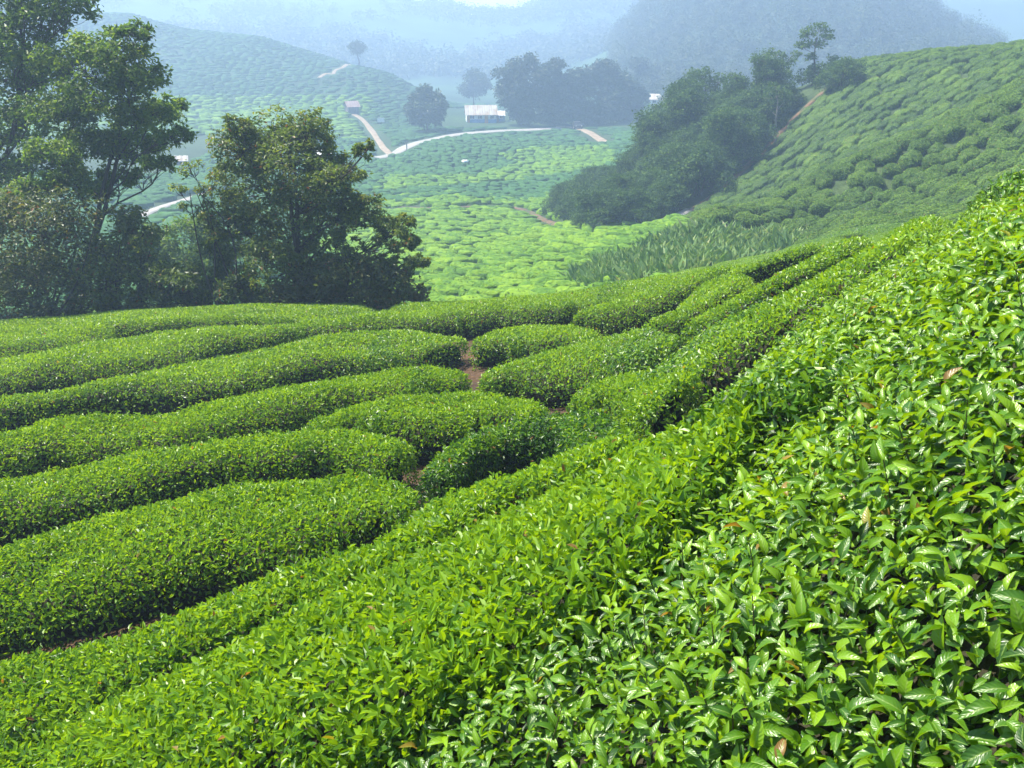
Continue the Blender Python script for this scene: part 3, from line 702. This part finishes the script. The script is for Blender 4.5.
# ---- thicket on the spur left of the tea hill: individual shrubs and trees, copies of a few
def local_lobes(n, w, h, z0):
    out = []
    for k in range(n):
        a = rng.uniform(0, 2 * pi); q = math.sqrt(rng.random()); z = z0 + (h - z0) * rng.random()
        rr_ = w * q * (1 - .55 * ((z - z0) / (h - z0)) ** 2)
        out.append((rr_ * math.cos(a), rr_ * math.sin(a), z, w * rng.uniform(.38, .6)))
    return out
hide = (0, -40, -200)
protos = []
for k in range(5):
    h = (2.6, 3.2, 4.2, 3.0, 5.2)[k]; w = (1.9, 2.0, 2.0, 2.4, 2.2)[k]
    protos.append(dict(h=h, w=w, lob=local_lobes(9 + k, w, h, h * .3), mat=M['jungle'], stems=(3, 2, 1, 3, 1)[k]))
def spawn(kind, cache, name, label, cat, loc, rz, s, group):
    if kind not in cache:
        p = protos[kind]
        o = make_tree(name, label, cat, (0, 0, 0), p['lob'], p['mat'], leaf=.22, nclump=30, per=30, trunk_r=.10, stems=p['stems'], group=group, spread=.34, flat=.8)
        cache[kind] = o; o.location = loc; o.rotation_euler = (0, 0, rz); o.scale = (s, s, s); return o
    return copy_tree(cache[kind], loc, rz, s, label, group)
cache = {}
THICKET = [(556,212),(580,196),(604,176),(630,176),(655,160),(690,140),(730,126),(770,110),(806,96),(832,88),(842,86),(812,104),(785,128),(752,160),(722,188),(702,206),(676,214),(640,222),(600,226),(572,224)]
cnt = 0; placed = []
tries = rng.random((12000, 2)) * [300, 160] + [550, 70]
ok = inside(tries[:, 0], tries[:, 1], THICKET)
for px, py in tries[ok]:
    P = hit(px, py + 4, 0, 52)
    if P[1] > 115: continue
    if any(np.hypot(P[0] - q[0], P[1] - q[1]) < 1.75 for q in placed): continue
    if float(road_clear(P[0], P[1])) < 1.0: continue
    placed.append(P)
    if len(placed) >= 165: break
placed.sort(key=lambda q: q[1])
for P in placed:
    px, py = project(P)
    left = px < 640; top_ = py < 120
    lb, gp = ('shrub on the low left tip of the hazy thicket beside the tea hill', 'shrubs on the low tip of the thicket') if left else \
             ('shrub in the upper hazy thicket below the tall sparse trees', 'shrubs in the upper thicket') if top_ else \
             ('shrub in the middle of the hazy thicket left of the tea hill path', 'shrubs in the middle of the thicket')
    k = int(rng.choice(5, p=[.28, .26, .16, .22, .08] if not left else [.45, .3, .05, .2, 0]))
    sc_ = rng.uniform(.5, 1.2)
    if left: sc_ *= .75
    elif rng.random() < .10 and px < 790: k, sc_ = 4, rng.uniform(.8, 1.15)
    if px > 800: sc_ = min(sc_, .75)
    spawn(k, cache, 'thicket_shrub', lb, 'shrub', (P[0], P[1], float(ground(P[0], P[1])) - .15), rng.uniform(0, 6.28), sc_, gp)
def tree_px(name, label, cat, bpx, Y, lst, mat, **kw):
    b_ = base_at(bpx, Y); return make_tree(name, label, cat, b_, pxlobes(lst, Y, kw.pop('dY', 1.2)), mat, **kw)
tree_px('tree', 'flat-topped spreading tree on the left of the thicket skyline', 'tree', 706, 93, [(688,82,9),(702,74,11),(718,80,10),(706,90,12),(694,94,9),(730,90,8)], M['jungle'], leaf=.3, nclump=22, per=20, trunk_r=.18, flat=.55)
tree_px('tree', 'tallest sparse tree with thin open crown on the thicket skyline', 'tree', 812, 90, [(806,34,8),(818,28,9),(826,38,6),(802,46,7),(816,44,8),(828,30,5),(812,58,6)], M['jungle'], leaf=.28, nclump=14, per=13, trunk_r=.14, flat=.5, crown_bias=.1)
tree_px('tree', 'sparse pale tree just left of the tallest sparse tree', 'tree', 778, 91, [(764,62,7),(776,54,9),(788,62,8),(770,72,8),(784,74,8),(758,70,5),(794,54,5)], M['jungle'], leaf=.28, nclump=14, per=13, trunk_r=.14, flat=.5, crown_bias=.2)
tree_px('tree', 'dense dark tree beside the tea hill top', 'tree', 828, 90, [(828,66,10),(838,64,8),(818,74,10),(836,78,8),(828,82,10),(806,78,9)], M['jungle'], leaf=.28, nclump=24, per=22, trunk_r=.15, crown_bias=-.1)
tree_px('tree', 'slim tree with pale straight trunk inside the thicket', 'tree', 778, 82, [(776,96,11),(766,102,8),(788,100,8),(777,88,8)], M['jungle'], leaf=.26, nclump=16, per=16, trunk_r=.13, barkmat=M['pale_bark'])
tree_px('tree', 'bushy tree at the left shoulder of the thicket', 'tree', 668, 92, [(662,112,12),(676,108,12),(668,124,12),(650,126,10),(686,118,11)], M['jungle'], leaf=.28, nclump=24, per=20, trunk_r=.14)
tree_px('tree', 'rounded tree between the flat-topped and the sparse trees', 'tree', 742, 92, [(736,96,10),(750,94,11),(744,104,12),(760,102,9)], M['jungle'], leaf=.28, nclump=22, per=20, trunk_r=.14)

def ridge_y(px, py):
    while py < 90:
        y_ = float(hit(px, py, 0, 200)[1])
        if y_ < 360: return y_
        py += .5
    return 300.
# ---- far valley trees
def far_tree(label, bpx, Y, lst, group=None, mat='forest', name='tree', **kw):
    a = dict(leaf=.8, nclump=34, per=34, trunk_r=.3, twigs=False, spread=.36, dY=2.5); a.update(kw)
    lo_ = max(q[1] for q in lst); lst = lst + [(bpx + d_, lo_ + 7, 8) for d_ in ((-7, 0, 7) if bpx != 520 else (0, 5, 10))] if group or 'round dark' in label else lst
    return tree_px(name, label, 'tree', bpx, Y, lst, M[mat], group=group, **a)
G_ = 'tall trees behind the roadside house'
far_tree('broadest tall tree, first right of the white house', 520, 212, [(510,76,13),(524,66,12),(534,78,13),(516,92,15),(505,90,9),(530,98,14),(516,108,11),(508,100,8)], G_)
far_tree('tall tree second from the white house, shoulder to the broadest', 552, 216, [(546,74,10),(556,68,9),(560,82,11),(548,92,12),(560,100,12),(550,110,11)], G_)
far_tree('narrow dip-topped tree in the middle of the tall group', 574, 214, [(570,82,9),(578,76,8),(584,88,9),(574,98,12),(580,110,12)], G_)
far_tree('highest rounded tree in the right half of the tall group', 600, 216, [(592,76,10),(604,70,11),(612,80,10),(598,90,12),(612,98,12),(602,110,13)], G_)
far_tree('last full tree at the right of the tall group', 626, 222, [(620,80,9),(628,86,10),(636,96,9),(622,100,12),(634,110,9)], G_)
far_tree('thin ghostly tree right of the tall group', 648, 262, [(640,64,8),(646,76,9),(638,86,8),(652,92,9),(644,100,9)], G_, spread=.3)
far_tree('faint round tree behind the thin ghostly one', 668, 270, [(664,70,10),(676,76,10),(660,84,10),(674,90,10)], G_)
far_tree('pale distant tree rising left of the tall group', 475, 300, [(474,78,9),(480,84,9),(468,88,8),(476,92,9)], None)
far_tree('round dark tree by the road bend, left of the white house', 426, 196, [(420,100,9),(432,100,9),(426,94,8),(418,110,9),(434,110,9),(440,106,6),(412,108,6)], None)
far_tree('lone small tree on the far hill ridge at the path top', 357, ridge_y(357, 52), [(354,47,5),(361,48,5),(358,44,4),(357,52,5)], None, leaf=.5, per=16)

# ---- forested hill far right: one mass
N0 = 900
fr = rng.random((9000, 2)) * [420, 70] + [600, -14]
P = []
HX = rng.uniform(-1, 1, 9000)
xs = rng.uniform(20, 240, 9000); ys = rng.uniform(225, 420, 9000)
gx, gy = project(np.stack([xs, ys, ground(xs, ys)], -1))
sel = ((gx > 655 - .0 * gx) & (gx < 1000) | (gx > 610) & (gx < 1000) & (ys > 250)) & (gy > -70)
sel &= (gx < 930) | (rng.random(9000) < np.interp(gx, [930, 1000], [1, .15]))
xs, ys = xs[sel], ys[sel]
keep = []
for k in range(len(xs)):
    if all((xs[k] - xs[q]) ** 2 + (ys[k] - ys[q]) ** 2 > 3.9 ** 2 for q in keep): keep.append(k)
    if len(keep) > 900: break
parts = []
for k in keep:
    R = rng.uniform(2.0, 4.2); hh_ = rng.uniform(3.5, 9); c = np.array([xs[k], ys[k], float(ground(xs[k], ys[k])) + hh_ * .6])
    n = 420; dv = norm(rng.normal(size=(n, 3)) + [0, 0, .3]); Pq = c + dv * R * rng.uniform(.5, 1.1, (n, 1)) * [1, 1, hh_ / 5]
    parts.append(leaves(Pq, norm(dv + [0, 0, .8]), np.full(n, .5), np.full(n, .4), rng.uniform(-.4, .5, n), 'coarse', np.clip(rng.normal(.45, .16) + rng.normal(size=n) * .07, 0, 1), .5))
V, Fc, T = merge(parts)
def ridge_forest():
    n0 = 5200; yq = rng.uniform(430, 725, n0); pq = rng.uniform(60, 660, n0); xq = (pq - CX) / F * yq * .93
    q = np.stack([xq, yq, ground(xq, yq)], -1); a_, b2 = project(q); dens_ = fbm(q * [1, 1, 0], 1 / 70., 31, 3)
    k_ = (b2 > -45) & (b2 < 110) & (dens_ + rng.random(n0) * .5 > .22); q = q[k_][:1300]; pr_ = []
    for c in q:
        n = 60; R = rng.uniform(2.2, 5.5); dv = norm(rng.normal(size=(n, 3)) + [0, 0, .4]); Pq = c + [0, 0, R * .7] + dv * R * rng.uniform(.5, 1.1, (n, 1)) * [1.2, 1.2, 1]
        pr_.append(leaves(Pq, norm(dv + [0, 0, .8]), np.full(n, 1.6), np.full(n, 1.2), rng.uniform(-.4, .5, n), 'coarse', np.clip(rng.normal(.45, .12) + rng.normal(size=n) * .07, 0, 1), .5))
    V, Fc, T = merge(pr_)
    tag(mesh_obj('forest', V, Fc, M['forest'], None, T), 'faint forest patches on the farthest hazy mountain', 'forest', kind='stuff')
ridge_forest()
V, Fc, T = merge(parts)
tag(mesh_obj('forest', V, Fc, M['forest'], None, T), 'blue hazy forest on the far hill behind the tea hill', 'forest', kind='stuff')

# ---- tall reeds in the hollow below the tea hill
REED = [(576,274),(600,262),(640,246),(668,234),(700,226),(745,232),(800,236),(800,250),(740,262),(690,270),(640,282),(590,288)]
REED2 = [(628,196),(650,176),(690,158),(700,172),(672,206),(640,212)]
REED3 = [(560,200),(590,190),(600,215),(570,218)]
parts = []
for poly, n, rmin in ((REED, 900, 36), (REED2, 220, 52), (REED3, 90, 52)):
    q = rng.random((n * 6, 2)) * [260, 140] + [555, 155]
    q = q[inside(q[:, 0], q[:, 1], poly)][:n]
    for px, py in q:
        p = hit(px, py + 6, 0, rmin)
        if float(road_clear(p[0], p[1])) < .6: continue
        p[2] = float(ground(p[0], p[1])); m_ = int(rng.integers(12, 22)); hgt_ = rng.uniform(.4, 1.05)
        B = np.repeat(p[None], m_, 0) + rng.normal(size=(m_, 3)) * [.3, .3, 0]
        Lf = hgt_ * rng.uniform(.6, 1.15, m_); nn = norm(np.array([0, 0, 1.]) + rng.normal(size=(m_, 3)) * .3)
        parts.append(leaves(B, nn, Lf, rng.uniform(.02, .045, m_), rng.uniform(.95, 1.5, m_), 'mid', np.clip(rng.normal(.52, .2, m_), 0, .98), .3, .9))
V, Fc, T = merge(parts)
tag(mesh_obj('tall_grass', V, Fc, M['reed'], None, T), 'tall pale reeds filling the hollow between near crest and tea hill', 'tall grass', kind='stuff')

# ------------------------------------------------------------------ tea hill at the right: separate round bushes
def dome(nu=7, nv=14, jit=.10, seed=0, ex=1.0):
    th = np.linspace(0, pi / 2, nu); ph = np.linspace(0, 2 * pi, nv, endpoint=False)
    t, f = np.meshgrid(th, ph, indexing='ij')
    r = np.sin(t) ** .5; z = np.cos(t) ** .5
    P = np.stack([r * np.cos(f), r * np.sin(f), z], -1); P *= (1 + jit * vnoise(P * 1.7, 1, seed))[..., None]
    return P
variants = []; VAR = []
for k in range(7):
    S = dome(8, 18, .22, k * 3) * [.66 + .10 * rng.random(), .53, .62]
    Sw = np.concatenate([S, S[:, :1]], 1); n = 1500
    Pq, Nq, _ = scatter(Sw, n); 
    if (Nq[:, 2]).mean() < 0: Nq = -Nq
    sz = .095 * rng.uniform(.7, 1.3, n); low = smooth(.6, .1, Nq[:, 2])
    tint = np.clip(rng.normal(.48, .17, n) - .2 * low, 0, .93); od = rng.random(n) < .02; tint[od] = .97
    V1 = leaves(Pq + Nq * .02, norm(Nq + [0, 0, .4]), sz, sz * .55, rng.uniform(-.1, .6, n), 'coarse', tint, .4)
    K = S * .95
    V, Fc, T = merge([V1, (K.reshape(-1, 3), grid_faces(8, 18, True), np.full(8 * 18, .12))])
    VAR.append((V, Fc, T))
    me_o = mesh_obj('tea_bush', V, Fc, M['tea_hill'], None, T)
    variants.append(me_o)
HILL = [(690,214),(722,190),(752,163),(786,127),(814,102),(840,70),(870,50),(930,40),(1024,30),(1300,0),(1300,300),(1024,250),(960,240),(880,250),(800,262),(740,262),(700,240)]
cand = []
us, vs = np.meshgrid(np.arange(10, 95, 1.22), np.arange(26, 98, 1.12))
us = us + ((np.arange(us.shape[0]) % 2) * .66)[:, None]
# rows run slantwise up the slope
ca, sa = math.cos(radians(28)), math.sin(radians(28))
bx = 45 + (us - 45) * ca - (vs - 60) * sa; by = 60 + (us - 45) * sa + (vs - 60) * ca
bx = (bx + rng.normal(size=bx.shape) * .2).ravel(); by = (by + rng.normal(size=by.shape) * .2).ravel()
wx = vnoise(np.stack([bx, by, bx * 0], -1), .11, 2) * .4; wy = vnoise(np.stack([bx, by, bx * 0], -1),   .11, 6) * .4
bx += wx; by += wy
bz = ground(bx, by); px, py = project(np.stack([bx, by, bz + .5], -1))
gx = (ground(bx + .4, by) - ground(bx - .4, by)) / .8; gy = (ground(bx, by + .4) - ground(bx, by - .4)) / .8
facing = (-gx * -bx + -gy * -by + (0 - bz)) / np.sqrt(bx ** 2 + by ** 2 + bz ** 2)
sel = inside(px, py, HILL) & (px < 1130) & (facing > -.4) & (road_clear(bx, by) > .35) & (by > 30) & (by < 95) & (rng.random(len(bx)) > .02)
H = np.stack([bx, by, bz], -1)[sel]; hp = np.stack([px, py], -1)[sel]; gr = np.stack([gx, gy], -1)[sel]
dist = np.linalg.norm(H, axis=1)
# near crest hides the foot of the slope: keep only what can be seen for the separate ones
def seen(p):
    t = np.linspace(.04, .97, 160)[:, None]; q = p[None] * t; return not np.any(q[:, 2] < ground(q[:, 0], q[:, 1]) + np.where(q[:, 1] < 26, .75, 0))
order = np.argsort(dist); ind, rest = [], []
for k in order:
    if len(ind) < 268 and hp[k, 0] < 1018 and seen(H[k] + [0, 0, .8]): ind.append(k)
    else: rest.append(k)
print('hill bushes', len(ind), len(rest))
first = {}
for k in ind:
    x, y = hp[k]
    w = dist_poly(np.array(H[k, 0]), np.array(H[k, 1]), SPUR)
    below = y > np.interp(x, [730, 800, 880, 1024], [226, 192, 150, 90])
    if below and x > 900: lb, gp = 'round tea bush low on the front spur at the right picture edge', 'tea bushes on the right of the front spur'
    elif below: lb, gp = 'round tea bush on the left part of the front spur, above the near crest', 'tea bushes on the left of the front spur'
    elif x < 800: lb, gp = 'round tea bush on the hazy lower slope beside the clay footpath', 'tea bushes beside the clay footpath'
    else: lb, gp = 'round tea bush on the upper tea hill behind the front spur', 'tea bushes on the upper tea hill'
    v = int(rng.integers(7)); src = variants[v]
    if v in first: o = src.copy(); C.objects.link(o)
    else: o = src; first[v] = 1
    s = rng.uniform(.88, 1.1); o.location = (H[k, 0], H[k, 1], H[k, 2] - .08); o.scale = (s, s, s * rng.uniform(.85, 1.1))
    # tilt with the slope a little
    o.rotation_euler = (math.atan(gr[k, 1]) * .95, -math.atan(gr[k, 0]) * .95, rng.normal() * .4 + radians(28))
    tag(o, lb, 'tea bush', gp)
for v in range(7):
    if v not in first: bpy.data.objects.remove(variants[v])

def field(name, label, XYZ, mat, ln=1.0, wd=.62, hg=.7, yaw=0.0, nleaf=40, lsz=.22, nu=5, nv=10, jitter=.25, tintmu=.5):
    n = len(XYZ); parts = []
    base = [dome(nu, nv, .25, 100 + k) for k in range(6)]; fc = grid_faces(nu, nv, True)
    for k in range(n):
        s = rng.uniform(.85, 1.2); a = (yaw if np.isscalar(yaw) else yaw[k]) + rng.normal() * jitter * .5; c, s_ = math.cos(a), math.sin(a)
        B = base[k % 6] * [ln * s, wd * s, hg * s * rng.uniform(.8, 1.15)]
        R = np.stack([B[..., 0] * c - B[..., 1] * s_, B[..., 0] * s_ + B[..., 1] * c, B[..., 2]], -1)
        Sv = R + XYZ[k]; tv = np.clip(rng.normal(tintmu, .13), 0, .94)
        parts.append((Sv.reshape(-1, 3), fc, np.clip(np.full(nu * nv, tv) + rng.normal(size=nu * nv) * .2, 0, .94)))
        if nleaf:
            i = rng.integers(0, nu - 1, nleaf); j = rng.integers(0, nv, nleaf); u = rng.random((nleaf, 1))
            Pq = Sv[i, j] * u + Sv[i + 1, (j + rng.integers(0, 2, nleaf)) % nv] * (1 - u); Nq = norm(Pq - XYZ[k] - [0, 0, hg * .1]); sz = lsz * rng.uniform(.7, 1.3, nleaf)
            parts.append(leaves(Pq, norm(Nq + [0, 0, .6]), sz, sz * .6, rng.uniform(-.1, .6, nleaf), 'coarse', np.clip(tv + rng.normal(size=nleaf) * .15, 0, .94), .4))
    V, Fc, T = merge(parts)
    return tag(mesh_obj(name, V, Fc, mat, None, T, smooth_=True), label, 'tea field', kind='stuff')
R_ = H[rest].copy(); R_[:, 2] -= .08
parts = []
for k, p_ in enumerate(R_):
    V, Fc, T = VAR[k % 7]; nq = len(V) - 144; cut = 4 * 750      # a lighter copy: half its leaves and its core
    idx = np.r_[0:cut, nq:len(V)]; V = V[idx]; T = T[idx]; g_ = gr[rest[k]]; a = rng.uniform(-.4, .4) + radians(28); c, s_ = math.cos(a), math.sin(a); q = rng.uniform(.88, 1.1)
    X = np.stack([V[:, 0] * c - V[:, 1] * s_, V[:, 0] * s_ + V[:, 1] * c, V[:, 2]], -1) * q
    X[:, 2] += (X[:, 0] * g_[0] + X[:, 1] * g_[1]) * .95
    f3 = Fc[[f.shape[1] for f in Fc].index(3)]; f4 = Fc[[f.shape[1] for f in Fc].index(4)]
    parts.append((X + p_, [f3[:1500], f4 - nq + cut], np.clip(T + rng.normal() * .12, 0, .97)))
V, Fc, T = merge(parts)
tag(mesh_obj('tea_field', V, Fc, M['tea_hill'], None, T), 'upper tea bushes of the right hill, too many to count', 'tea field', kind='stuff')

# ------------------------------------------------------------------ valley tea fields
def rows(x0, x1, y0, y1, dx, dy, ang, warp=2.0, seed=0, frame=(-40, 1070)):
    u, v = np.meshgrid(np.arange(x0 - 60, x1 + 60, dx), np.arange(y0 - 60, y1 + 60, dy)); u = u + rng.random((u.shape[0], 1)) * dx
    c, s = math.cos(ang), math.sin(ang); cx_, cy_ = (x0 + x1) / 2, (y0 + y1) / 2
    x = cx_ + (u - cx_) * c - (v - cy_) * s; y = cy_ + (u - cx_) * s + (v - cy_) * c
    x = (x + rng.normal(size=x.shape) * dx * .12).ravel(); y = (y + rng.normal(size=y.shape) * dy * .07).ravel()
    q = np.stack([x, y, x * 0], -1); x = x + warp * vnoise(q, .035, seed); y = y + warp * vnoise(q, .035, seed + 9)
    k = (x > x0) & (x < x1) & (y > y0) & (y < y1); x, y = x[k], y[k]
    z = ground(x, y); P = np.stack([x, y, z], -1); px, py = project(P)
    k = (px > frame[0]) & (px < frame[1]) & (road_clear(x, y) > .5 + .9 * smooth(90, 130, y))
    return P[k], px[k], py[k]
TH = THICKET
P, px, py = rows(-34, 22, 32, 112, 1.55, .98, radians(-8), 5.0, 3)
ok = (px > 290) & (px < 690) & ~inside(px, py, TH) & ~inside(px, py, REED) & (py > 180) & (rng.random(len(px)) > .03)
fx = np.interp(P[:, 1], [36, 55, 70, 90], [11, 16.5, 11, 6]); ok &= P[:, 0] < fx
print('valley', ok.sum())
P = P[ok]
field('tea_field', 'bright yellow-green tea rows on the valley floor beyond the near crest', P - [0, 0, .1], M['tea_valley'], 0.88, .45, .50, radians(-8), 22, .13, 6, 11, .3, .62)
P, px, py = rows(-52, 30, 106, 186, 1.5, 1.5, radians(12), 4, 5)
ok = (px > 150) & (px < 690) & ~inside(px, py, TH) & (P[:, 0] < np.interp(P[:, 1], [105, 130, 190], [8, 16, 30])) & (rng.random(len(px)) > .04)
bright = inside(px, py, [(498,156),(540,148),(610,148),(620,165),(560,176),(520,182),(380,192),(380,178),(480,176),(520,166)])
print('mid valley', ok.sum())
field('tea_field', 'blue-green rounded tea bushes below the valley road', P[ok & ~bright] - [0, 0, .1], M['tea_dark'], .78, .64, .62, radians(12), 0, .3, 6, 11)
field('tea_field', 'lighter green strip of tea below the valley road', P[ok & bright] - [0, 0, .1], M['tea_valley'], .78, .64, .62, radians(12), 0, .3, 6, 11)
P, px, py = rows(-150, 60, 186, 335, 2.3, 1.7, radians(4), 5, 7)
ok = (px > -20) & (px < 700) & (rng.random(len(px)) > .05)
print('hill far', ok.sum())
ok2 = ok & ~((px > 440) & (py < 128) & (py > 108))
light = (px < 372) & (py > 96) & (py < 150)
field('tea_field', 'hazy tea terraces on the far left hill', P[ok2 & ~light] - [0, 0, .1], M['tea_dark'], 1.3, .74, .42, radians(4), 0, .6, 4, 8, .25, .18)
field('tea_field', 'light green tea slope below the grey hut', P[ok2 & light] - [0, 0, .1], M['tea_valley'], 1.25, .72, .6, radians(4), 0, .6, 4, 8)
# slope behind the left trees
P, px, py = rows(-75, -8, 45, 135, 2.4, 1.6, radians(10), 4, 12)
ok = (px > -30) & (px < 330) & (road_clear(P[:, 0], P[:, 1]) > 1.2)
field('tea_field', 'tea slope glimpsed between the trees at left', P[ok] - [0, 0, .1], M['tea_dark'], 1.3, .75, .75, radians(10), 0, .26, 6, 11)

# ------------------------------------------------------------------ buildings
def box(V0, V1):
    (x0, y0, z0), (x1, y1, z1) = V0, V1
    V = np.array([(x, y, z) for x in (x0, x1) for y in (y0, y1) for z in (z0, z1)], float)
    return V, np.array([(0, 1, 3, 2), (4, 6, 7, 5), (0, 4, 5, 1), (2, 3, 7, 6), (0, 2, 6, 4), (1, 5, 7, 3)]), np.zeros(8)
def part(name, parent, boxes, mat):
    V, f, t = merge([box(a, b_) for a, b_ in boxes]); return mesh_obj(name, V, f, mat, parent)
def house(name, label, cat, px, py, rmin, rz, Lx, Dy, wh, rh, wallm, roofm, windows=(), doors=(), base_m=None, over=.35, corr=True, trim=None):
    P = hit(px, py, 0, rmin); root = empty(name, (P[0], P[1], float(ground(P[0], P[1])) - .05), rz); tag(root, label, cat)
    l, d = Lx / 2, Dy / 2
    V = [(-l, -d, -.6), (l, -d, -.6), (l, d, -.6), (-l, d, -.6), (-l, -d, wh), (l, -d, wh), (l, d, wh), (-l, d, wh), (-l, 0, wh + rh), (l, 0, wh + rh)]
    mesh_obj('wall', np.array(V, float), [np.array([(0, 1, 5, 4), (2, 3, 7, 6)]), np.array([(1, 2, 6, 9, 5), (3, 0, 4, 8, 7)])], wallm, root)
    # corrugated roof, two slopes with thickness
    nx = int(Lx / .12); xs_ = np.linspace(-l - over, l + over, nx); par = []
    for sgn in (-1, 1):
        e = d + over; rows_ = []
        for (yv, zv) in ((0, wh + rh + .06), (sgn * e, wh - rh * over / d + .06)):
            rows_.append(np.stack([xs_, np.full(nx, yv), zv + .035 * np.sin(np.arange(nx) * 1.6)], -1))
        S = np.stack(rows_); B = S - [0, 0, .05]
        par.append((S.reshape(-1, 3), grid_faces(2, nx), np.zeros(2 * nx))); par.append((B.reshape(-1, 3), grid_faces(2, nx)[:, ::-1], np.zeros(2 * nx)))
        par.append((np.concatenate([S[1], B[1]]), grid_faces(2, nx), np.zeros(2 * nx)))
    V, f, t = merge(par); mesh_obj('roof', V, f, roofm, root)
    if base_m is not None: part('wainscot', root, [((-l - .02, -d - .03, -.6), (l + .02, -d, wh * .42))], base_m)
    for (x, w_) in doors:
        o_ = part('door', root, [((x - w_ / 2, -d - .06, -.05), (x + w_ / 2, -d - .035, wh * .82))], trim or M['plank'])
        part('handle', o_, [((x + w_ * .3, -d - .10, wh * .38), (x + w_ * .4, -d - .062, wh * .44))], M['dark'])
    for (x, w_) in windows:
        z0, z1 = wh * .48, wh * .82
        o_ = part('window', root, [((x - w_ / 2, -d - .02, z0), (x + w_ / 2, -d + .0 - .004, z1))], M['dark'])
        part('frame', o_, [((x - w_ / 2 - .07, -d - .05, z1), (x + w_ / 2 + .07, -d - .024, z1 + .07)), ((x - w_ / 2 - .07, -d - .05, z0 - .07), (x + w_ / 2 + .07, -d - .024, z0)),
                           ((x - w_ / 2 - .07, -d - .05, z0), (x - w_ / 2, -d - .024, z1)), ((x + w_ / 2, -d - .05, z0), (x + w_ / 2 + .07, -d - .024, z1)), ((x - .03, -d - .05, z0), (x + .03, -d - .024, z1))], M['white'])
    return root
house('house', 'long white and blue house with weathered tin roof beside the tall trees', 'house', 481, 122, 110, radians(6), 6.8, 4.2, 2.0, 1.75, M['white'], M['tin'],
      [(-2.2, .9), (-.4, .9), (2.4, .8)], [(1.1, .8), (-3.0, .6)], M['blue'], trim=M['orange'])
house('shed', 'small pale blue lean shed between the white house and the tall trees', 'shed', 500, 121, 110, radians(4), 2.2, 2.2, 1.6, .7, M['blue'], M['white'], [(0.2, .7)], [(-.6, .5)])
house('hut', 'grey plank hut with faded red roof at the top of the dirt track', 'hut', 352, 113, 110, radians(28), 2.6, 2.6, 1.7, 1.0, M['plank'], M['pinktin'], [], [(.2, .8)])
house('shed', 'tiny bright white shed right of the round dark tree', 'shed', 422, 108, 150, radians(0), 1.8, 1.4, .8, .45, M['white'], M['white'], [], [(0, .5)])
house('house', 'pale house half hidden behind the dark round-headed tree', 'house', 326, 160, 80, radians(-10), 2.6, 2.2, 1.1, .6, M['pinktin'], M['white'], [(-.5, .5)], [(.5, .5)])
house('house', 'white building glimpsed behind the flat-topped tree', 'house', 660, 106, 190, radians(-8), 5.0, 4, 1.9, 1.1, M['white'], M['tin'], [(-1.6, .8), (0, .8)], [(1.4, .8)])
house('hut', 'small hut with cream roof seen through the left branches', 'hut', 182, 164, 80, radians(15), 1.5, 1.4, .8, .5, M['plank'], M['tin'], [], [(0, .4)])

# dark car seen end-on where the roads meet
P = hit(577, 129, 0, 110); root = empty('parked_car', (P[0], P[1], float(ground(P[0], P[1])) + .12), radians(8))
tag(root, 'small dark car on the pale road junction in front of the tall trees', 'car')
prof = [(-1.9, .35), (-1.95, .75), (-1.1, .9), (-.6, 1.42), (.9, 1.45), (1.6, .95), (1.9, .85), (1.92, .35)]
V = []; 
for sx, k_ in ((-.82, 0), (.82, 1)):
    for (y_, z_) in prof: V.append((sx * (.86 if z_ > 1.2 else 1), y_, z_))
n = len(prof); fs = [np.array([(i, (i + 1) % n, n + (i + 1) % n, n + i) for i in range(n)]), np.array([tuple(range(n))[::-1]]), np.array([tuple(range(n, 2 * n))])]
mesh_obj('body', np.array(V), fs, M['carpaint'], root)
V = np.array([(-.66, -1.06, .97), (.66, -1.06, .97), (.60, -.67, 1.36), (-.60, -.67, 1.36)]) + [0, -.05, .02]
mesh_obj('windscreen', V, np.array([(0, 1, 2, 3)]), M['dark'], root)
for sx in (-1, 1):
    part('headlight', root, [((sx * .62 - .14, -1.99, .62), (sx * .62 + .14, -1.95, .74))], M['white'])
    for y_ in (-1.2, 1.2):
        th = np.linspace(0, 2 * pi, 16, endpoint=False)
        V = np.array([[(sx * .80 + dx, y_ + r_ * math.cos(t), .31 + r_ * math.sin(t)) for t in th] for dx, r_ in ((-.1, .01), (-.1, .31), (.1, .31), (.1, .01))]).reshape(-1, 3)
        mesh_obj('wheel', V, grid_faces(4, 16, True), M['rubber'], root)
# a white sheet on the field and a board by the track
def small(name, label, cat, px, py, rmin, boxes, mat, lift=0):
    P = hit(px, py, 0, rmin); root = empty(name, (P[0], P[1], float(ground(P[0], P[1])) + lift)); tag(root, label, cat); return root
r_ = small('sign_board', 'pale board standing in the yellow field by the dirt track', 'board', 381, 124, 110, None, None)
part('panel', r_, [((-.8, -.03, .35), (.8, .03, 1.3))], M['white']); [part('post', r_, [((x - .05, .034, -.3), (x + .05, .12, 1.25))], M['plank']) for x in (-.6, .6)]
r_ = small('sack', 'small white sack lying on the blue-green tea bushes', 'sack', 465, 166, 110, None, None, .62)
S = dome(6, 12, .3, 3) * [.55, .32, .32]; mesh_obj('bag', S.reshape(-1, 3), grid_faces(6, 12, True), M['white'], r_, smooth_=True)
r_ = small('wooden_post', 'brown wooden post at the road bend', 'post', 407, 153, 110, None, None)
part('shaft', r_, [((-.09, -.09, -.4), (.09, .09, 2.0))], M['plank']); part('cross_arm', r_, [((-.4, -.13, 1.7), (.4, -.094, 1.82))], M['plank'])
